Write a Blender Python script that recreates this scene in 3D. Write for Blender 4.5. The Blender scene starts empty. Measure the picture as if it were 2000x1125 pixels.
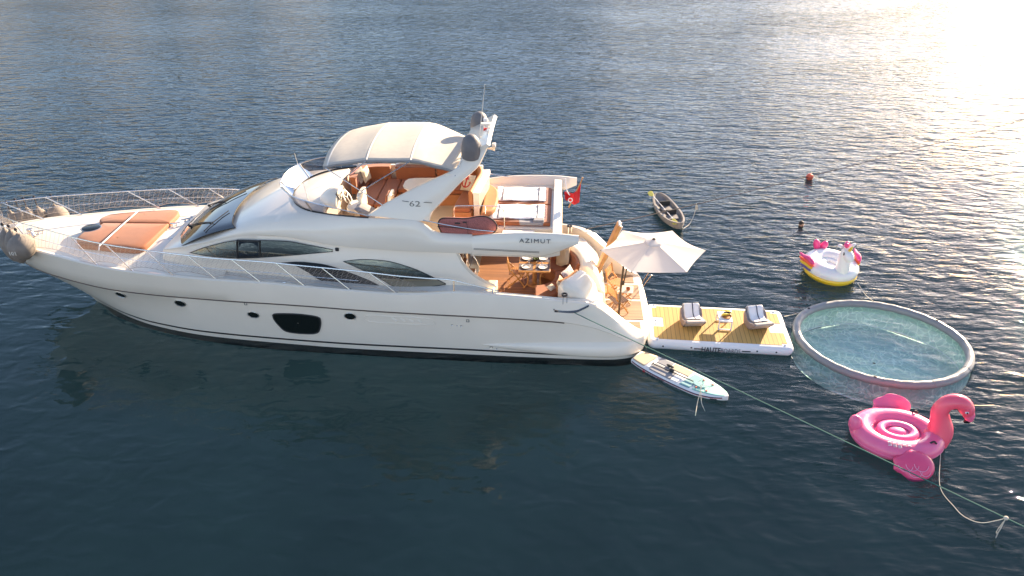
import bpy, math, random
import numpy as np
from mathutils import Vector, Matrix
random.seed(7)
sc = bpy.context.scene
COL = sc.collection
# ---------------------------------------------------------------- camera
# world: X runs bow (-) to stern (+) of the yacht, Y away from the drone, Z up, water at z = 0
F_PX, TH, ROLL, YAW = 1450.0, math.radians(31.0), math.radians(-0.6), math.radians(-3.9)
CAM = np.array([0.0, -19.5, 12.6])
EX = np.array([math.cos(YAW), math.sin(YAW), 0]); EY = np.array([-math.sin(YAW), math.cos(YAW), 0])
def _h2w(v): return np.array([v[0]*EX[0] + v[1]*EX[1], v[0]*EY[0] + v[1]*EY[1], v[2]])
_r = np.array([1, 0, 0.]); _f = np.array([0, math.cos(TH), -math.sin(TH)]); _u = np.array([0, math.sin(TH), math.cos(TH)])
_c, _s = math.cos(ROLL), math.sin(ROLL)
CR, CU, CF = _h2w(_c*_r + _s*_u), _h2w(-_s*_r + _c*_u), _h2w(_f)
cam_d = bpy.data.cameras.new('camera'); cam = bpy.data.objects.new('camera', cam_d); COL.objects.link(cam)
cam.matrix_world = Matrix(((CR[0], CU[0], -CF[0], CAM[0]), (CR[1], CU[1], -CF[1], CAM[1]), (CR[2], CU[2], -CF[2], CAM[2]), (0, 0, 0, 1)))
cam_d.sensor_width = 36; cam_d.lens = F_PX/2000*36; cam_d.clip_end = 6000; cam_d.clip_start = .1
sc.camera = cam
# ---------------------------------------------------------------- light
SUN_EL, SUN_AZ = 17.5, 53.4     # azimuth measured from +X towards +Y
w = bpy.data.worlds.new('World'); sc.world = w; w.use_nodes = True
nt = w.node_tree; nt.nodes.clear()
sky = nt.nodes.new('ShaderNodeTexSky'); sky.sky_type = 'NISHITA'; sky.sun_disc = False
sky.sun_elevation = math.radians(SUN_EL); sky.sun_rotation = math.radians(90 - SUN_AZ)
sky.air_density = 1.0; sky.dust_density = .55; sky.ozone_density = 2.2
bg = nt.nodes.new('ShaderNodeBackground'); bg.inputs[1].default_value = 0.10
wo = nt.nodes.new('ShaderNodeOutputWorld'); wt = nt.nodes.new('ShaderNodeMix'); wt.data_type = 'RGBA'; wt.blend_type = 'MULTIPLY'; wt.inputs[0].default_value = 1; wt.inputs[7].default_value = (1.13, .955, .90, 1)     # whole sky tinted warm so the shaded white sides turn neutral
nt.links.new(sky.outputs[0], wt.inputs[6]); nt.links.new(wt.outputs[2], bg.inputs[0]); nt.links.new(bg.outputs[0], wo.inputs[0])
sd = bpy.data.lights.new('sun', 'SUN'); sd.energy = 5.0; sd.angle = math.radians(.55); sd.color = (1, .80, .56)
sun = bpy.data.objects.new('sun', sd); COL.objects.link(sun)
_e, _a = math.radians(SUN_EL), math.radians(SUN_AZ)
sun.rotation_euler = Vector((math.cos(_e)*math.cos(_a), math.cos(_e)*math.sin(_a), math.sin(_e))).to_track_quat('Z', 'Y').to_euler()
sc.view_settings.view_transform = 'Standard'; sc.view_settings.look = 'None'
sc.view_settings.exposure = 1.9; sc.view_settings.gamma = 1
# ---------------------------------------------------------------- measuring: a sight line of the photo met with a plane of the place
def sight(px, py):
    a, b = px - 1000, 562.5 - py
    return CF + CR*(a/F_PX) + CU*(b/F_PX)
def at(px, py, y=None, z=None, x=None):
    d = sight(px, py)
    t = (z - CAM[2])/d[2] if z is not None else (y - CAM[1])/d[1] if y is not None else (x - CAM[0])/d[0]
    return CAM + d*t
# ---------------------------------------------------------------- materials
def mat(name, col, rough=.5, metal=0., coat=0., spec=.5, bump=None, var=None, trans=0., sheen=0., alpha=1., ior=1.45, sss=0.):
    m = bpy.data.materials.new(name); m.use_nodes = True; n = m.node_tree.nodes; l = m.node_tree.links
    p = n['Principled BSDF']; p.inputs['Base Color'].default_value = (*col, 1); p.inputs['Roughness'].default_value = rough
    p.inputs['Metallic'].default_value = metal; p.inputs['Coat Weight'].default_value = coat; p.inputs['Specular IOR Level'].default_value = spec
    p.inputs['Coat Roughness'].default_value = .06
    p.inputs['Transmission Weight'].default_value = trans; p.inputs['Sheen Weight'].default_value = sheen; p.inputs['Alpha'].default_value = alpha; p.inputs['IOR'].default_value = ior
    if sss: p.inputs['Subsurface Weight'].default_value = sss; p.inputs['Subsurface Scale'].default_value = .03
    if var or bump:
        tc = n.new('ShaderNodeTexCoord')
    if var:   # (scale, amount)
        t = n.new('ShaderNodeTexNoise'); t.inputs['Scale'].default_value = var[0]; t.inputs['Detail'].default_value = 6
        l.new(tc.outputs['Object'], t.inputs['Vector'])
        r = n.new('ShaderNodeMapRange'); r.inputs[1].default_value = .3; r.inputs[2].default_value = .7; r.inputs[3].default_value = 1 - var[1]; r.inputs[4].default_value = 1 + var[1]*.5
        l.new(t.outputs['Fac'], r.inputs[0])
        h = n.new('ShaderNodeHueSaturation'); h.inputs['Color'].default_value = (*col, 1); l.new(r.outputs[0], h.inputs['Value']); l.new(h.outputs[0], p.inputs['Base Color'])
    if bump:  # (scale, distance)
        t = n.new('ShaderNodeTexNoise'); t.inputs['Scale'].default_value = bump[0]; t.inputs['Detail'].default_value = 4
        l.new(tc.outputs['Object'], t.inputs['Vector'])
        b = n.new('ShaderNodeBump'); b.inputs['Strength'].default_value = 1; b.inputs['Distance'].default_value = bump[1]
        l.new(t.outputs['Fac'], b.inputs['Height']); l.new(b.outputs[0], p.inputs['Normal'])
    return m
def cloth(name, col, trans=.35, var=None):
    m = mat(name, col, .85, var=var); n = m.node_tree.nodes; l = m.node_tree.links; p = n['Principled BSDF']; o = n['Material Output']
    t = n.new('ShaderNodeBsdfTranslucent'); t.inputs[0].default_value = (*col, 1); x = n.new('ShaderNodeMixShader'); x.inputs[0].default_value = trans
    l.new(p.outputs[0], x.inputs[1]); l.new(t.outputs[0], x.inputs[2]); l.new(x.outputs[0], o.inputs[0]); return m
def stripes(name, base, line, axis, pitch, width, rough=.6, grain=.25, second=None):
    """planks: dark caulking lines every `pitch` metres across `axis`, each plank its own tone and grain"""
    m = bpy.data.materials.new(name); m.use_nodes = True; n = m.node_tree.nodes; l = m.node_tree.links
    p = n['Principled BSDF']; p.inputs['Roughness'].default_value = rough
    tc = n.new('ShaderNodeTexCoord'); sp = n.new('ShaderNodeSeparateXYZ'); l.new(tc.outputs['Object'], sp.inputs[0])
    dv = n.new('ShaderNodeMath'); dv.operation = 'DIVIDE'; dv.inputs[1].default_value = pitch; l.new(sp.outputs['XYZ'.index(axis)], dv.inputs[0])
    fr = n.new('ShaderNodeMath'); fr.operation = 'FRACT'; l.new(dv.outputs[0], fr.inputs[0])
    fl = n.new('ShaderNodeMath'); fl.operation = 'FLOOR'; l.new(dv.outputs[0], fl.inputs[0])
    lt = n.new('ShaderNodeMath'); lt.operation = 'LESS_THAN'; lt.inputs[1].default_value = width/pitch; l.new(fr.outputs[0], lt.inputs[0])
    wn = n.new('ShaderNodeTexWhiteNoise'); wn.noise_dimensions = '1D'; l.new(fl.outputs[0], wn.inputs['W'])
    ns = n.new('ShaderNodeTexNoise'); mp = n.new('ShaderNodeMapping'); l.new(tc.outputs['Object'], mp.inputs[0]); l.new(mp.outputs[0], ns.inputs['Vector'])
    mp.inputs['Scale'].default_value = {'X': (30, 2, 8), 'Y': (2, 30, 8), 'Z': (2, 2, 30)}[axis]; ns.inputs['Scale'].default_value = 1.5; ns.inputs['Detail'].default_value = 6
    ad = n.new('ShaderNodeMath'); ad.operation = 'ADD'; l.new(wn.outputs[0], ad.inputs[0]); l.new(ns.outputs['Fac'], ad.inputs[1])
    mr = n.new('ShaderNodeMapRange'); mr.inputs[1].default_value = .2; mr.inputs[2].default_value = 1.7; mr.inputs[3].default_value = 1 - grain; mr.inputs[4].default_value = 1 + grain; l.new(ad.outputs[0], mr.inputs[0])
    h = n.new('ShaderNodeHueSaturation'); h.inputs['Color'].default_value = (*base, 1); l.new(mr.outputs[0], h.inputs['Value'])
    mx = n.new('ShaderNodeMix'); mx.data_type = 'RGBA'; l.new(lt.outputs[0], mx.inputs[0]); l.new(h.outputs[0], mx.inputs[6]); mx.inputs[7].default_value = (*line, 1)
    l.new(mx.outputs[2], p.inputs['Base Color'])
    return m
M = {}
M['gel'] = mat('white_gelcoat', (.88, .785, .65), .22, coat=.5, var=(.8, .035))
M['antifoul'] = mat('dark_antifouling', (.005, .006, .007), .7)
M['gel2'] = mat('white_gelcoat_matt', (.86, .78, .66), .45, var=(1.5, .04))
M['cream'] = mat('cream_lining', (.72, .62, .49), .45, var=(3, .05))
M['nonskid'] = mat('pale_nonskid_deck', (.70, .66, .60), .75, bump=(90, .004), var=(4, .05))
M['flyfloor'] = mat('sand_deck_covering', (.62, .52, .38), .8, var=(4, .06))
M['black'] = mat('black_trim', (.012, .012, .013), .35)
M['rubber'] = mat('dark_rubber', (.03, .03, .03), .7)
M['rub'] = mat('brown_rub_strip', (.09, .065, .05), .45)
M['steel'] = mat('polished_steel', (.62, .60, .58), .16, metal=1)
M['steeld'] = mat('brushed_steel', (.55, .53, .5), .35, metal=1)
M['glassdark'] = mat('dark_tinted_glass', (.012, .015, .018), .04, coat=1, spec=.8)
M['glassgold'] = mat('reflecting_window_glass', (.52, .46, .35), .03, metal=1, bump=(1.2, .012))
M['port'] = mat('black_port_glass', (.010, .013, .012), .08, spec=.5)
M['orange'] = mat('terracotta_upholstery', (.33, .105, .038), .7, bump=(60, .002), var=(5, .08), sheen=.2)
M['orange_d'] = mat('terracotta_piping', (.16, .06, .035), .7)
M['tan'] = mat('tan_upholstery', (.44, .185, .07), .7, var=(5, .08))
M['white_cloth'] = mat('white_cotton', (.80, .78, .78), .85, bump=(35, .006), var=(6, .05))
M['blue_line'] = mat('navy_cotton_stripe', (.02, .025, .07), .8)
M['canvas'] = cloth('cream_canvas', (.66, .60, .51), .20, var=(7, .07))
M['canvas_dark'] = mat('grey_canvas', (.30, .29, .29), .8, var=(3, .05))
M['grey_cushion'] = mat('grey_cushion_cloth', (.33, .31, .31), .85, var=(8, .1))
M['dome'] = mat('grey_dome_cover', (.17, .155, .15), .6, var=(6, .12), bump=(14, .006))
M['chrome_d'] = mat('dark_chrome', (.20, .18, .17), .2, metal=1)
M['fender'] = mat('weathered_fender_cover', (.25, .21, .175), .8, var=(3, .22), bump=(10, .003))
M['fender_d'] = mat('dark_fender_cover', (.10, .095, .09), .85, var=(5, .3))
M['rope_d'] = mat('dark_rope', (.035, .03, .035), .9)
M['rope_w'] = mat('pale_rope', (.62, .56, .45), .9, bump=(200, .003))
M['rope_g'] = mat('green_rope', (.05, .15, .12), .8)
M['net'] = mat('pale_netting', (.48, .39, .32), .85)
M['suit'] = mat('dark_swim_suit', (.012, .012, .016), .6)
M['skin'] = mat('skin', (.50, .29, .19), .5, sss=.1)
M['hair'] = mat('dark_hair', (.02, .015, .012), .6)
M['red'] = mat('red_cloth', (.62, .015, .02), .7, var=(4, .1))
M['buoy'] = mat('faded_orange_buoy', (.72, .13, .07), .5, var=(9, .1))
M['teak'] = stripes('teak_decking', (.30, .125, .045), (.08, .05, .03), 'Y', .062, .007, grain=.3)
M['teakw'] = stripes('weathered_teak', (.38, .23, .13), (.10, .07, .05), 'Y', .062, .007, grain=.28)
M['teakx'] = mat('teak_frame', (.50, .24, .075), .45, var=(8, .2))
M['darkcloth'] = mat('dark_brown_canvas', (.09, .04, .025), .8)
M['eva'] = stripes('yellow_foam_decking', (.50, .30, .085), (.15, .09, .03), 'X', .125, .012, rough=.75, grain=.10)
M['pvc'] = mat('white_pvc', (.80, .79, .78), .35, var=(3, .03))
M['plastic'] = mat('white_plastic', (.78, .76, .74), .4)
M['ring'] = mat('grey_pvc_tube', (.27, .265, .26), .30, bump=(2.2, .015), var=(3, .06))
# ---------------------------------------------------------------- mesh helpers
def V(*a): return np.array(a, float)
def cr(pts, n):
    """smooth curve through pts, n samples, even in length"""
    P = np.array(pts, float)
    if len(P) == 2: return [P[0] + (P[1]-P[0])*t for t in np.linspace(0, 1, n)]
    Q = np.vstack([2*P[0]-P[1], P, 2*P[-1]-P[-2]]); out = []
    for i in range(1, len(Q)-2):
        p0, p1, p2, p3 = Q[i-1:i+3]
        for t in np.linspace(0, 1, 13)[:-1]:
            out.append(.5*((2*p1) + (p2-p0)*t + (2*p0-5*p1+4*p2-p3)*t*t + (3*p1-p0-3*p2+p3)*t**3))
    out.append(P[-1]); out = np.array(out)
    s = np.concatenate([[0], np.cumsum(np.linalg.norm(np.diff(out, axis=0), axis=1))])
    q = np.linspace(0, s[-1], n)
    return [np.array([np.interp(v, s, out[:, k]) for k in range(out.shape[1])]) for v in q]
class Tab:
    """smooth lookup y(x) through a table (monotone cubic)"""
    def __init__(s, pts):
        s.x = np.array([p[0] for p in pts], float); s.y = np.array([p[1:] for p in pts], float)
        h = np.diff(s.x)[:, None]; d = np.diff(s.y, axis=0)/h; m = np.zeros_like(s.y); m[0] = d[0]; m[-1] = d[-1]
        for i in range(1, len(s.x)-1):
            for k in range(s.y.shape[1]):
                m[i, k] = 0 if d[i-1, k]*d[i, k] <= 0 else 2*d[i-1, k]*d[i, k]/(d[i-1, k]+d[i, k])
        s.m = m
    def __call__(s, x):
        x = min(max(x, s.x[0]), s.x[-1]); i = min(int(np.searchsorted(s.x, x, 'right'))-1, len(s.x)-2); h = s.x[i+1]-s.x[i]; t = (x-s.x[i])/h
        r = (2*t**3-3*t*t+1)*s.y[i] + (t**3-2*t*t+t)*h*s.m[i] + (-2*t**3+3*t*t)*s.y[i+1] + (t**3-t*t)*h*s.m[i+1]
        return r if len(r) > 1 else float(r[0])
class MB:
    def __init__(s): s.v = []; s.f = []; s.mi = []; s.cur = 0
    def add(s, vs, fs):
        o = len(s.v); s.v += [tuple(map(float, p)) for p in vs]; s.f += [tuple(i+o for i in f) for f in fs]; s.mi += [s.cur]*len(fs); return s
    def grid(s, rows, cu=False, cv=False):
        R, Cn = len(rows), len(rows[0]); vs = [p for r in rows for p in r]; fs = []
        for i in range(R if cv else R-1):
            for j in range(Cn if cu else Cn-1):
                a, b = i*Cn+j, i*Cn+(j+1) % Cn; c, d = ((i+1) % R)*Cn+(j+1) % Cn, ((i+1) % R)*Cn+j
                fs.append((a, b, c, d))
        return s.add(vs, fs)
    def poly(s, pts): return s.add(pts, [tuple(range(len(pts)))])
    def tube(s, pts, r, seg=8, closed=False, cap=True):
        P = [np.array(p, float) for p in pts]; n = len(P); rr = r if hasattr(r, '__len__') else [r]*n; rows = []; up = None
        for i in range(n):
            t = (P[(i+1) % n]-P[i-1]) if closed else (P[min(i+1, n-1)]-P[max(i-1, 0)])
            t = t/(np.linalg.norm(t)+1e-12)
            if up is None: up = V(0, 0, 1) if abs(t[2]) < .9 else V(1, 0, 0)
            a = np.cross(t, up); a /= np.linalg.norm(a)+1e-12; up = np.cross(a, t)
            rows.append([P[i] + rr[i]*(math.cos(2*math.pi*k/seg)*a + math.sin(2*math.pi*k/seg)*up) for k in range(seg)])
        o = len(s.v); s.grid(rows, cu=True, cv=closed)
        if cap and not closed:
            s.f += [tuple(o+k for k in range(seg))[::-1], tuple(o+(n-1)*seg+k for k in range(seg))]; s.mi += [s.cur]*2
        return s
    def box(s, c, d, rz=0, ry=0, rx=0):
        Rm = np.array(Matrix.Rotation(rz, 3, 'Z') @ Matrix.Rotation(ry, 3, 'Y') @ Matrix.Rotation(rx, 3, 'X'))
        vs = [V(*c) + Rm @ (V(i, j, k)*V(*d)/2) for i in (-1, 1) for j in (-1, 1) for k in (-1, 1)]
        return s.add(vs, [(0, 1, 3, 2), (4, 6, 7, 5), (0, 4, 5, 1), (2, 3, 7, 6), (0, 2, 6, 4), (1, 5, 7, 3)])
    def bar(s, a, b, w, t, up=(0, 0, 1)):
        a, b = V(*a), V(*b); d = (b-a)/np.linalg.norm(b-a); u = V(*up); q = np.cross(d, u); q /= np.linalg.norm(q)+1e-9; u = np.cross(q, d)
        vs = [p + q*w/2*i + u*t/2*k for p in (a, b) for i in (-1, 1) for k in (-1, 1)]
        return s.add(vs, [(0, 1, 3, 2), (4, 6, 7, 5), (0, 4, 5, 1), (2, 3, 7, 6), (0, 2, 6, 4), (1, 5, 7, 3)])
    def prism(s, poly, z0, z1, top=None):
        """poly: list of (x,y) or (x,y,dz); walls and caps"""
        n = len(poly); b = [(p[0], p[1], z0 + (p[2] if len(p) > 2 else 0)) for p in poly]; t = [(p[0], p[1], z1 + (p[2] if len(p) > 2 else 0)) for p in (top or poly)]
        return s.add(b+t, [tuple(range(n))[::-1], tuple(range(n, 2*n))] + [(i, (i+1) % n, n+(i+1) % n, n+i) for i in range(n)])
    def slab(s, poly, nrm, th):
        """polygon in 3-D given thickness along nrm"""
        n = len(poly); N = V(*nrm)*th; b = [V(*p) for p in poly]; t = [p+N for p in b]
        return s.add(b+t, [tuple(range(n))[::-1], tuple(range(n, 2*n))] + [(i, (i+1) % n, n+(i+1) % n, n+i) for i in range(n)])
    def lathe(s, prof, c=(0, 0, 0), seg=20, ax='Z', sq=(1, 1)):
        rows = []
        for r, h in prof:
            row = []
            for k in range(seg):
                a = 2*math.pi*k/seg; x, y = r*math.cos(a)*sq[0], r*math.sin(a)*sq[1]
                row.append(V(*c) + {'Z': V(x, y, h), 'Y': V(x, h, y), 'X': V(h, x, y)}[ax])
            rows.append(row)
        return s.grid(rows, cu=True)
    def ell(s, c, d, seg=16, rg=10, M3=None):
        rows = []
        for i in range(rg+1):
            ph = -math.pi/2 + math.pi*i/rg
            row = []
            for k in range(seg):
                a = 2*math.pi*k/seg; p = V(math.cos(ph)*math.cos(a)*d[0], math.cos(ph)*math.sin(a)*d[1], math.sin(ph)*d[2])
                row.append(V(*c) + (M3 @ p if M3 is not None else p))
            rows.append(row)
        return s.grid(rows, cu=True)
    def xf(s, mtx, start=0):
        for i in range(start, len(s.v)): s.v[i] = tuple(mtx @ Vector(s.v[i]))
        return s
    def build(s, name, m, parent=None, bevel=0, seg=2, smooth=True, sub=0, ang=35, solid=0, loc=None):
        me = bpy.data.meshes.new(name)
        vv = s.v if loc is None else [(p[0]-loc[0], p[1]-loc[1], p[2]-loc[2]) for p in s.v]
        me.from_pydata(vv, [], s.f); me.validate()
        for mm in (m if isinstance(m, (list, tuple)) else [m]): me.materials.append(M[mm] if isinstance(mm, str) else mm)
        if len(me.materials) > 1 and len(me.polygons) == len(s.mi): me.polygons.foreach_set('material_index', s.mi)
        import bmesh
        bm = bmesh.new(); bm.from_mesh(me); bmesh.ops.remove_doubles(bm, verts=bm.verts, dist=1e-5); bmesh.ops.recalc_face_normals(bm, faces=bm.faces); bm.to_mesh(me); bm.free()
        if smooth:
            me.polygons.foreach_set('use_smooth', [True]*len(me.polygons)); me.set_sharp_from_angle(angle=math.radians(ang))
        me.update()
        o = bpy.data.objects.new(name, me); COL.objects.link(o)
        if loc is not None: o.location = loc
        if parent is not None:
            o.parent = parent
            o.matrix_parent_inverse = Matrix.Identity(4)
            if loc is None: o.location = -world_loc(parent)
        if solid: md = o.modifiers.new('solid', 'SOLIDIFY'); md.thickness = solid; md.offset = -1
        if bevel: md = o.modifiers.new('bevel', 'BEVEL'); md.width = bevel; md.segments = seg; md.limit_method = 'ANGLE'; md.angle_limit = math.radians(35); md.harden_normals = False
        if sub: md = o.modifiers.new('sub', 'SUBSURF'); md.levels = sub; md.render_levels = sub
        return o
def world_loc(o):
    v = Vector((0, 0, 0))
    while o is not None: v = v + o.location; o = o.parent
    return v
def tag(o, label=None, cat=None, group=None, kind=None):
    if label: o['label'] = label
    if cat: o['category'] = cat
    if group: o['group'] = group
    if kind: o['kind'] = kind
    return o
def thing(name, label, cat, loc=(0, 0, 0), rz=0, group=None):
    """an Empty at the base of the thing; parts built in its own frame are given parent=it and loc=(0,0,0)"""
    o = bpy.data.objects.new(name, None); COL.objects.link(o); o.location = loc; o.rotation_euler = (0, 0, rz); o.empty_display_size = .2
    return tag(o, label, cat, group)
LOC0 = (0, 0, 0)
def clone(root, loc, rot=None, label=None):
    def cp(o, par):
        c = o.copy(); COL.objects.link(c); c.parent = par
        for ch in o.children: cp(ch, c)
        return c
    r = cp(root, root.parent); r.location = loc
    if rot is not None: r.rotation_euler = rot
    if label: r['label'] = label
    return r
def pillow(w, h, t, n=8):
    mb = MB(); rows = []
    def P(u, v, s):
        e = (1-abs(u)**3.5)*(1-abs(v)**3.5); k = 1 - .06*(1-abs(u))*0; pin = 1-.07*(1-v*v)*abs(u)**2; pin2 = 1-.07*(1-u*u)*abs(v)**2
        return V(u*w/2*pin, v*h/2*pin2, s*t/2*max(e, 0)**.55)
    g = np.linspace(-1, 1, n)
    mb.grid([[P(u, v, 1) for u in g] for v in g]); mb.grid([[P(u, v, -1) for u in g] for v in g])
    return mb
def rrect(x0, y0, x1, y1, r, n=5):
    out = []
    for cx, cy, a0 in ((x1-r, y1-r, 0), (x0+r, y1-r, 90), (x0+r, y0+r, 180), (x1-r, y0+r, 270)):
        for k in range(n+1):
            a = math.radians(a0 + 90*k/n); out.append((cx+r*math.cos(a), cy+r*math.sin(a)))
    return out
# ================================================================ water, sea bed, hills
def water_material():
    m = bpy.data.materials.new('sea_water'); m.use_nodes = True; n = m.node_tree.nodes; l = m.node_tree.links; n.clear()
    out = n.new('ShaderNodeOutputMaterial'); g = n.new('ShaderNodeNewGeometry')
    def mp(scale, rz=0):
        a = n.new('ShaderNodeMapping'); a.inputs['Scale'].default_value = scale; a.inputs['Rotation'].default_value = (0, 0, math.radians(rz)); l.new(g.outputs['Position'], a.inputs[0]); return a
    def noise(scale, rz, sc_, det, dist=0., rough=.5):
        t = n.new('ShaderNodeTexNoise'); t.inputs['Scale'].default_value = sc_; t.inputs['Detail'].default_value = det; t.inputs['Distortion'].default_value = dist; t.inputs['Roughness'].default_value = rough
        l.new(mp(scale, rz).outputs[0], t.inputs['Vector']); return t
    def math_(op, a, b=None, cl=False):
        q = n.new('ShaderNodeMath'); q.operation = op; q.use_clamp = cl
        for i, v in enumerate((a, b)):
            if v is None: continue
            if isinstance(v, (int, float)): q.inputs[i].default_value = v
            else: l.new(v, q.inputs[i])
        return q.outputs[0]
    sp = n.new('ShaderNodeSeparateXYZ'); l.new(g.outputs['Position'], sp.inputs[0])
    # sheltered water in the lee of the yacht (towards -X, -Y) is calm, open water beyond is rippled
    lee = n.new('ShaderNodeMapRange'); lee.interpolation_type = 'SMOOTHSTEP'
    s = math_('ADD', math_('MULTIPLY', sp.outputs[0], WAVE['lx']), sp.outputs[1]); s = math_('ADD', s, math_('MULTIPLY', math_('MAXIMUM', math_('SUBTRACT', sp.outputs[0], 4.0), 0.0), .6)); l.new(s, lee.inputs[0])
    lee.inputs[1].default_value = WAVE['l0']; lee.inputs[2].default_value = WAVE['l1']; lee.inputs[3].default_value = WAVE['a0']; lee.inputs[4].default_value = 1; far = n.new('ShaderNodeMapRange'); l.new(s, far.inputs[0]); far.inputs[1].default_value = 5; far.inputs[2].default_value = 50; far.inputs[3].default_value = 1; far.inputs[4].default_value = 1.5
    patch = noise((1, 2.2, 1), 15, .07, 4, .5)
    pr = n.new('ShaderNodeMapRange'); pr.inputs[1].default_value = .35; pr.inputs[2].default_value = .65; pr.inputs[3].default_value = .68; pr.inputs[4].default_value = 1.2; l.new(patch.outputs[0], pr.inputs[0])
    amp = math_('MULTIPLY', math_('MULTIPLY', lee.outputs[0], far.outputs[0]), pr.outputs[0])
    ds = n.new('ShaderNodeVectorMath'); ds.operation = 'DISTANCE'; l.new(g.outputs['Position'], ds.inputs[0]); ds.inputs[1].default_value = (9.45, -1.2, 0)
    pool = n.new('ShaderNodeMapRange'); l.new(ds.outputs['Value'], pool.inputs[0]); pool.inputs[1].default_value = 2.0; pool.inputs[2].default_value = 2.5; pool.inputs[3].default_value = .22; pool.inputs[4].default_value = 1
    amp = math_('MULTIPLY', amp, pool.outputs[0])      # flat water inside the pool rim
    rip1 = noise((1, 3.0, 1), -12, 1.15, 3, .4, .5)       # wind ripples, crests lie across the view
    rip2 = noise((1, 2.6, 1), 16, 2.7, 2, .3, .5)
    swell = noise((1, 1.8, 1), 8, .42, 2, .3); rip0 = noise((1, 2.6, 1), 6, .55, 2, .4)
    blob = noise((1, 1.4, 1), -5, 1.5, 1, .6)
    h = math_('ADD', math_('MULTIPLY', rip1.outputs[0], WAVE['r1']), math_('MULTIPLY', rip2.outputs[0], WAVE['r2']))
    h = math_('ADD', h, math_('MULTIPLY', rip0.outputs[0], WAVE['r0'])); h = math_('MULTIPLY', h, amp)
    h = math_('ADD', h, math_('MULTIPLY', swell.outputs[0], WAVE['sw']))
    h = math_('ADD', h, math_('MULTIPLY', blob.outputs[0], WAVE['bl']))
    b = n.new('ShaderNodeBump'); b.inputs['Strength'].default_value = 1; b.inputs['Distance'].default_value = 1; l.new(h, b.inputs['Height'])
    dt = n.new('ShaderNodeVectorMath'); dt.operation = 'DOT_PRODUCT'; l.new(g.outputs['Incoming'], dt.inputs[0]); l.new(b.outputs[0], dt.inputs[1])
    cs = math_('ABSOLUTE', dt.outputs['Value']); fz = math_('POWER', math_('SUBTRACT', 1.0, cs, True), 4.8)
    fres = math_('ADD', math_('MULTIPLY', fz, .98), .021, True)      # reflectance of sea water by viewing angle, same from both sides
    gl = n.new('ShaderNodeBsdfGlossy'); gl.inputs['Roughness'].default_value = .012; gl.inputs['Color'].default_value = (.90, .95, 1, 1); l.new(b.outputs[0], gl.inputs['Normal'])
    df = n.new('ShaderNodeBsdfDiffuse'); df.inputs['Color'].default_value = WAVE['body']
    tr = n.new('ShaderNodeBsdfTransparent'); tr.inputs['Color'].default_value = (.80, .95, .96, 1)
    m1 = n.new('ShaderNodeMixShader'); m1.inputs[0].default_value = WAVE['op']; l.new(tr.outputs[0], m1.inputs[1]); l.new(df.outputs[0], m1.inputs[2])
    m2 = n.new('ShaderNodeMixShader'); l.new(fres, m2.inputs[0]); l.new(m1.outputs[0], m2.inputs[1]); l.new(gl.outputs[0], m2.inputs[2])
    l.new(m2.outputs[0], out.inputs[0])
    return m
WAVE = dict(lx=.25, l0=-8., l1=2.5, a0=.10, r0=.062, r1=.068, r2=.017, sw=.034, bl=.034, body=(.002, .005, .009, 1), op=.10)
M['water'] = water_material()
mb = MB(); mb.poly([(-2500, -2500, 0), (2500, -2500, 0), (2500, 2500, 0), (-2500, 2500, 0)])
tag(mb.build('water', 'water', smooth=False), 'dark blue rippled sea around the yacht', kind='structure')
M['seabed'] = mat('sea_bed', (.0140, .0265, .0330), 1.0, var=(.15, .2), spec=0.)
mb = MB(); mb.poly([(-2500, -2500, -9), (2500, -2500, -9), (2500, 2500, -9), (-2500, 2500, -9)])
tag(mb.build('sea_bed', 'seabed', smooth=False), kind='structure')
M['hill'] = mat('scrub_hillside', (.26, .20, .11), .95, var=(.03, .5))
def hills(name, r0, h, a0, a1, seed):
    rnd = random.Random(seed); mb = MB(); rows = []; n = 70; ph = [rnd.uniform(0, 6) for _ in range(6)]
    for k, fr_ in enumerate((0, .25, .55, .8, 1.0)):
        row = []
        for i in range(n+1):
            a = math.radians(a0 + (a1-a0)*i/n); e = sum(math.sin(a*f+ph[j])*w_ for j, (f, w_) in enumerate(((3, .25), (7, .18), (15, .12), (31, .07), (60, .05))))
            fade = min(1, i/8, (n-i)/8)
            rr = r0*(1 + .5*fr_) ; z = h*(fr_**.8)*(.75+e)*fade - 1 + (rnd.uniform(-.03, .03)*h if k else 0)
            row.append((rr*math.cos(a), rr*math.sin(a), z))
        rows.append(row)
    mb.grid(rows); tag(mb.build(name, 'hill'), kind='structure')
hills('hills', 330, 62, 60, 196, 3)
hills('hills', 420, 105, 200, 330, 5)
# ================================================================ the yacht
YA = thing('motor_yacht', 'large white motor yacht with flybridge, lying across the middle of the water', 'yacht', (0, 0, 0))
def part(mb, name, m, parent=YA, **k): return mb.build(name, m, parent, loc=LOC0, **k)
SH = Tab([(-17.3, 2.52, .03), (-17.12, 2.52, .26), (-16.6, 2.51, .64), (-15.8, 2.49, 1.05), (-15.0, 2.47, 1.33), (-14.2, 2.45, 1.60), (-13.1, 2.42, 1.95), (-11.9, 2.40, 2.22), (-10.7, 2.37, 2.36),
          (-9.4, 2.32, 2.43), (-8, 2.28, 2.46), (-6.9, 2.20, 2.47), (-5.6, 2.11, 2.47), (-4.3, 2.04, 2.47), (-3.5, 2.07, 2.465), (-2.75, 2.13, 2.46), (-1.7, 2.07, 2.43), (0, 1.93, 2.41), (.7, 1.84, 2.36), (1.1, 1.72, 2.31), (1.5, 1.42, 2.27), (1.9, 1.02, 2.2), (2.3, .66, 2.08), (2.6, .5, 1.85), (2.74, .46, 1.55)])
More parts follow.
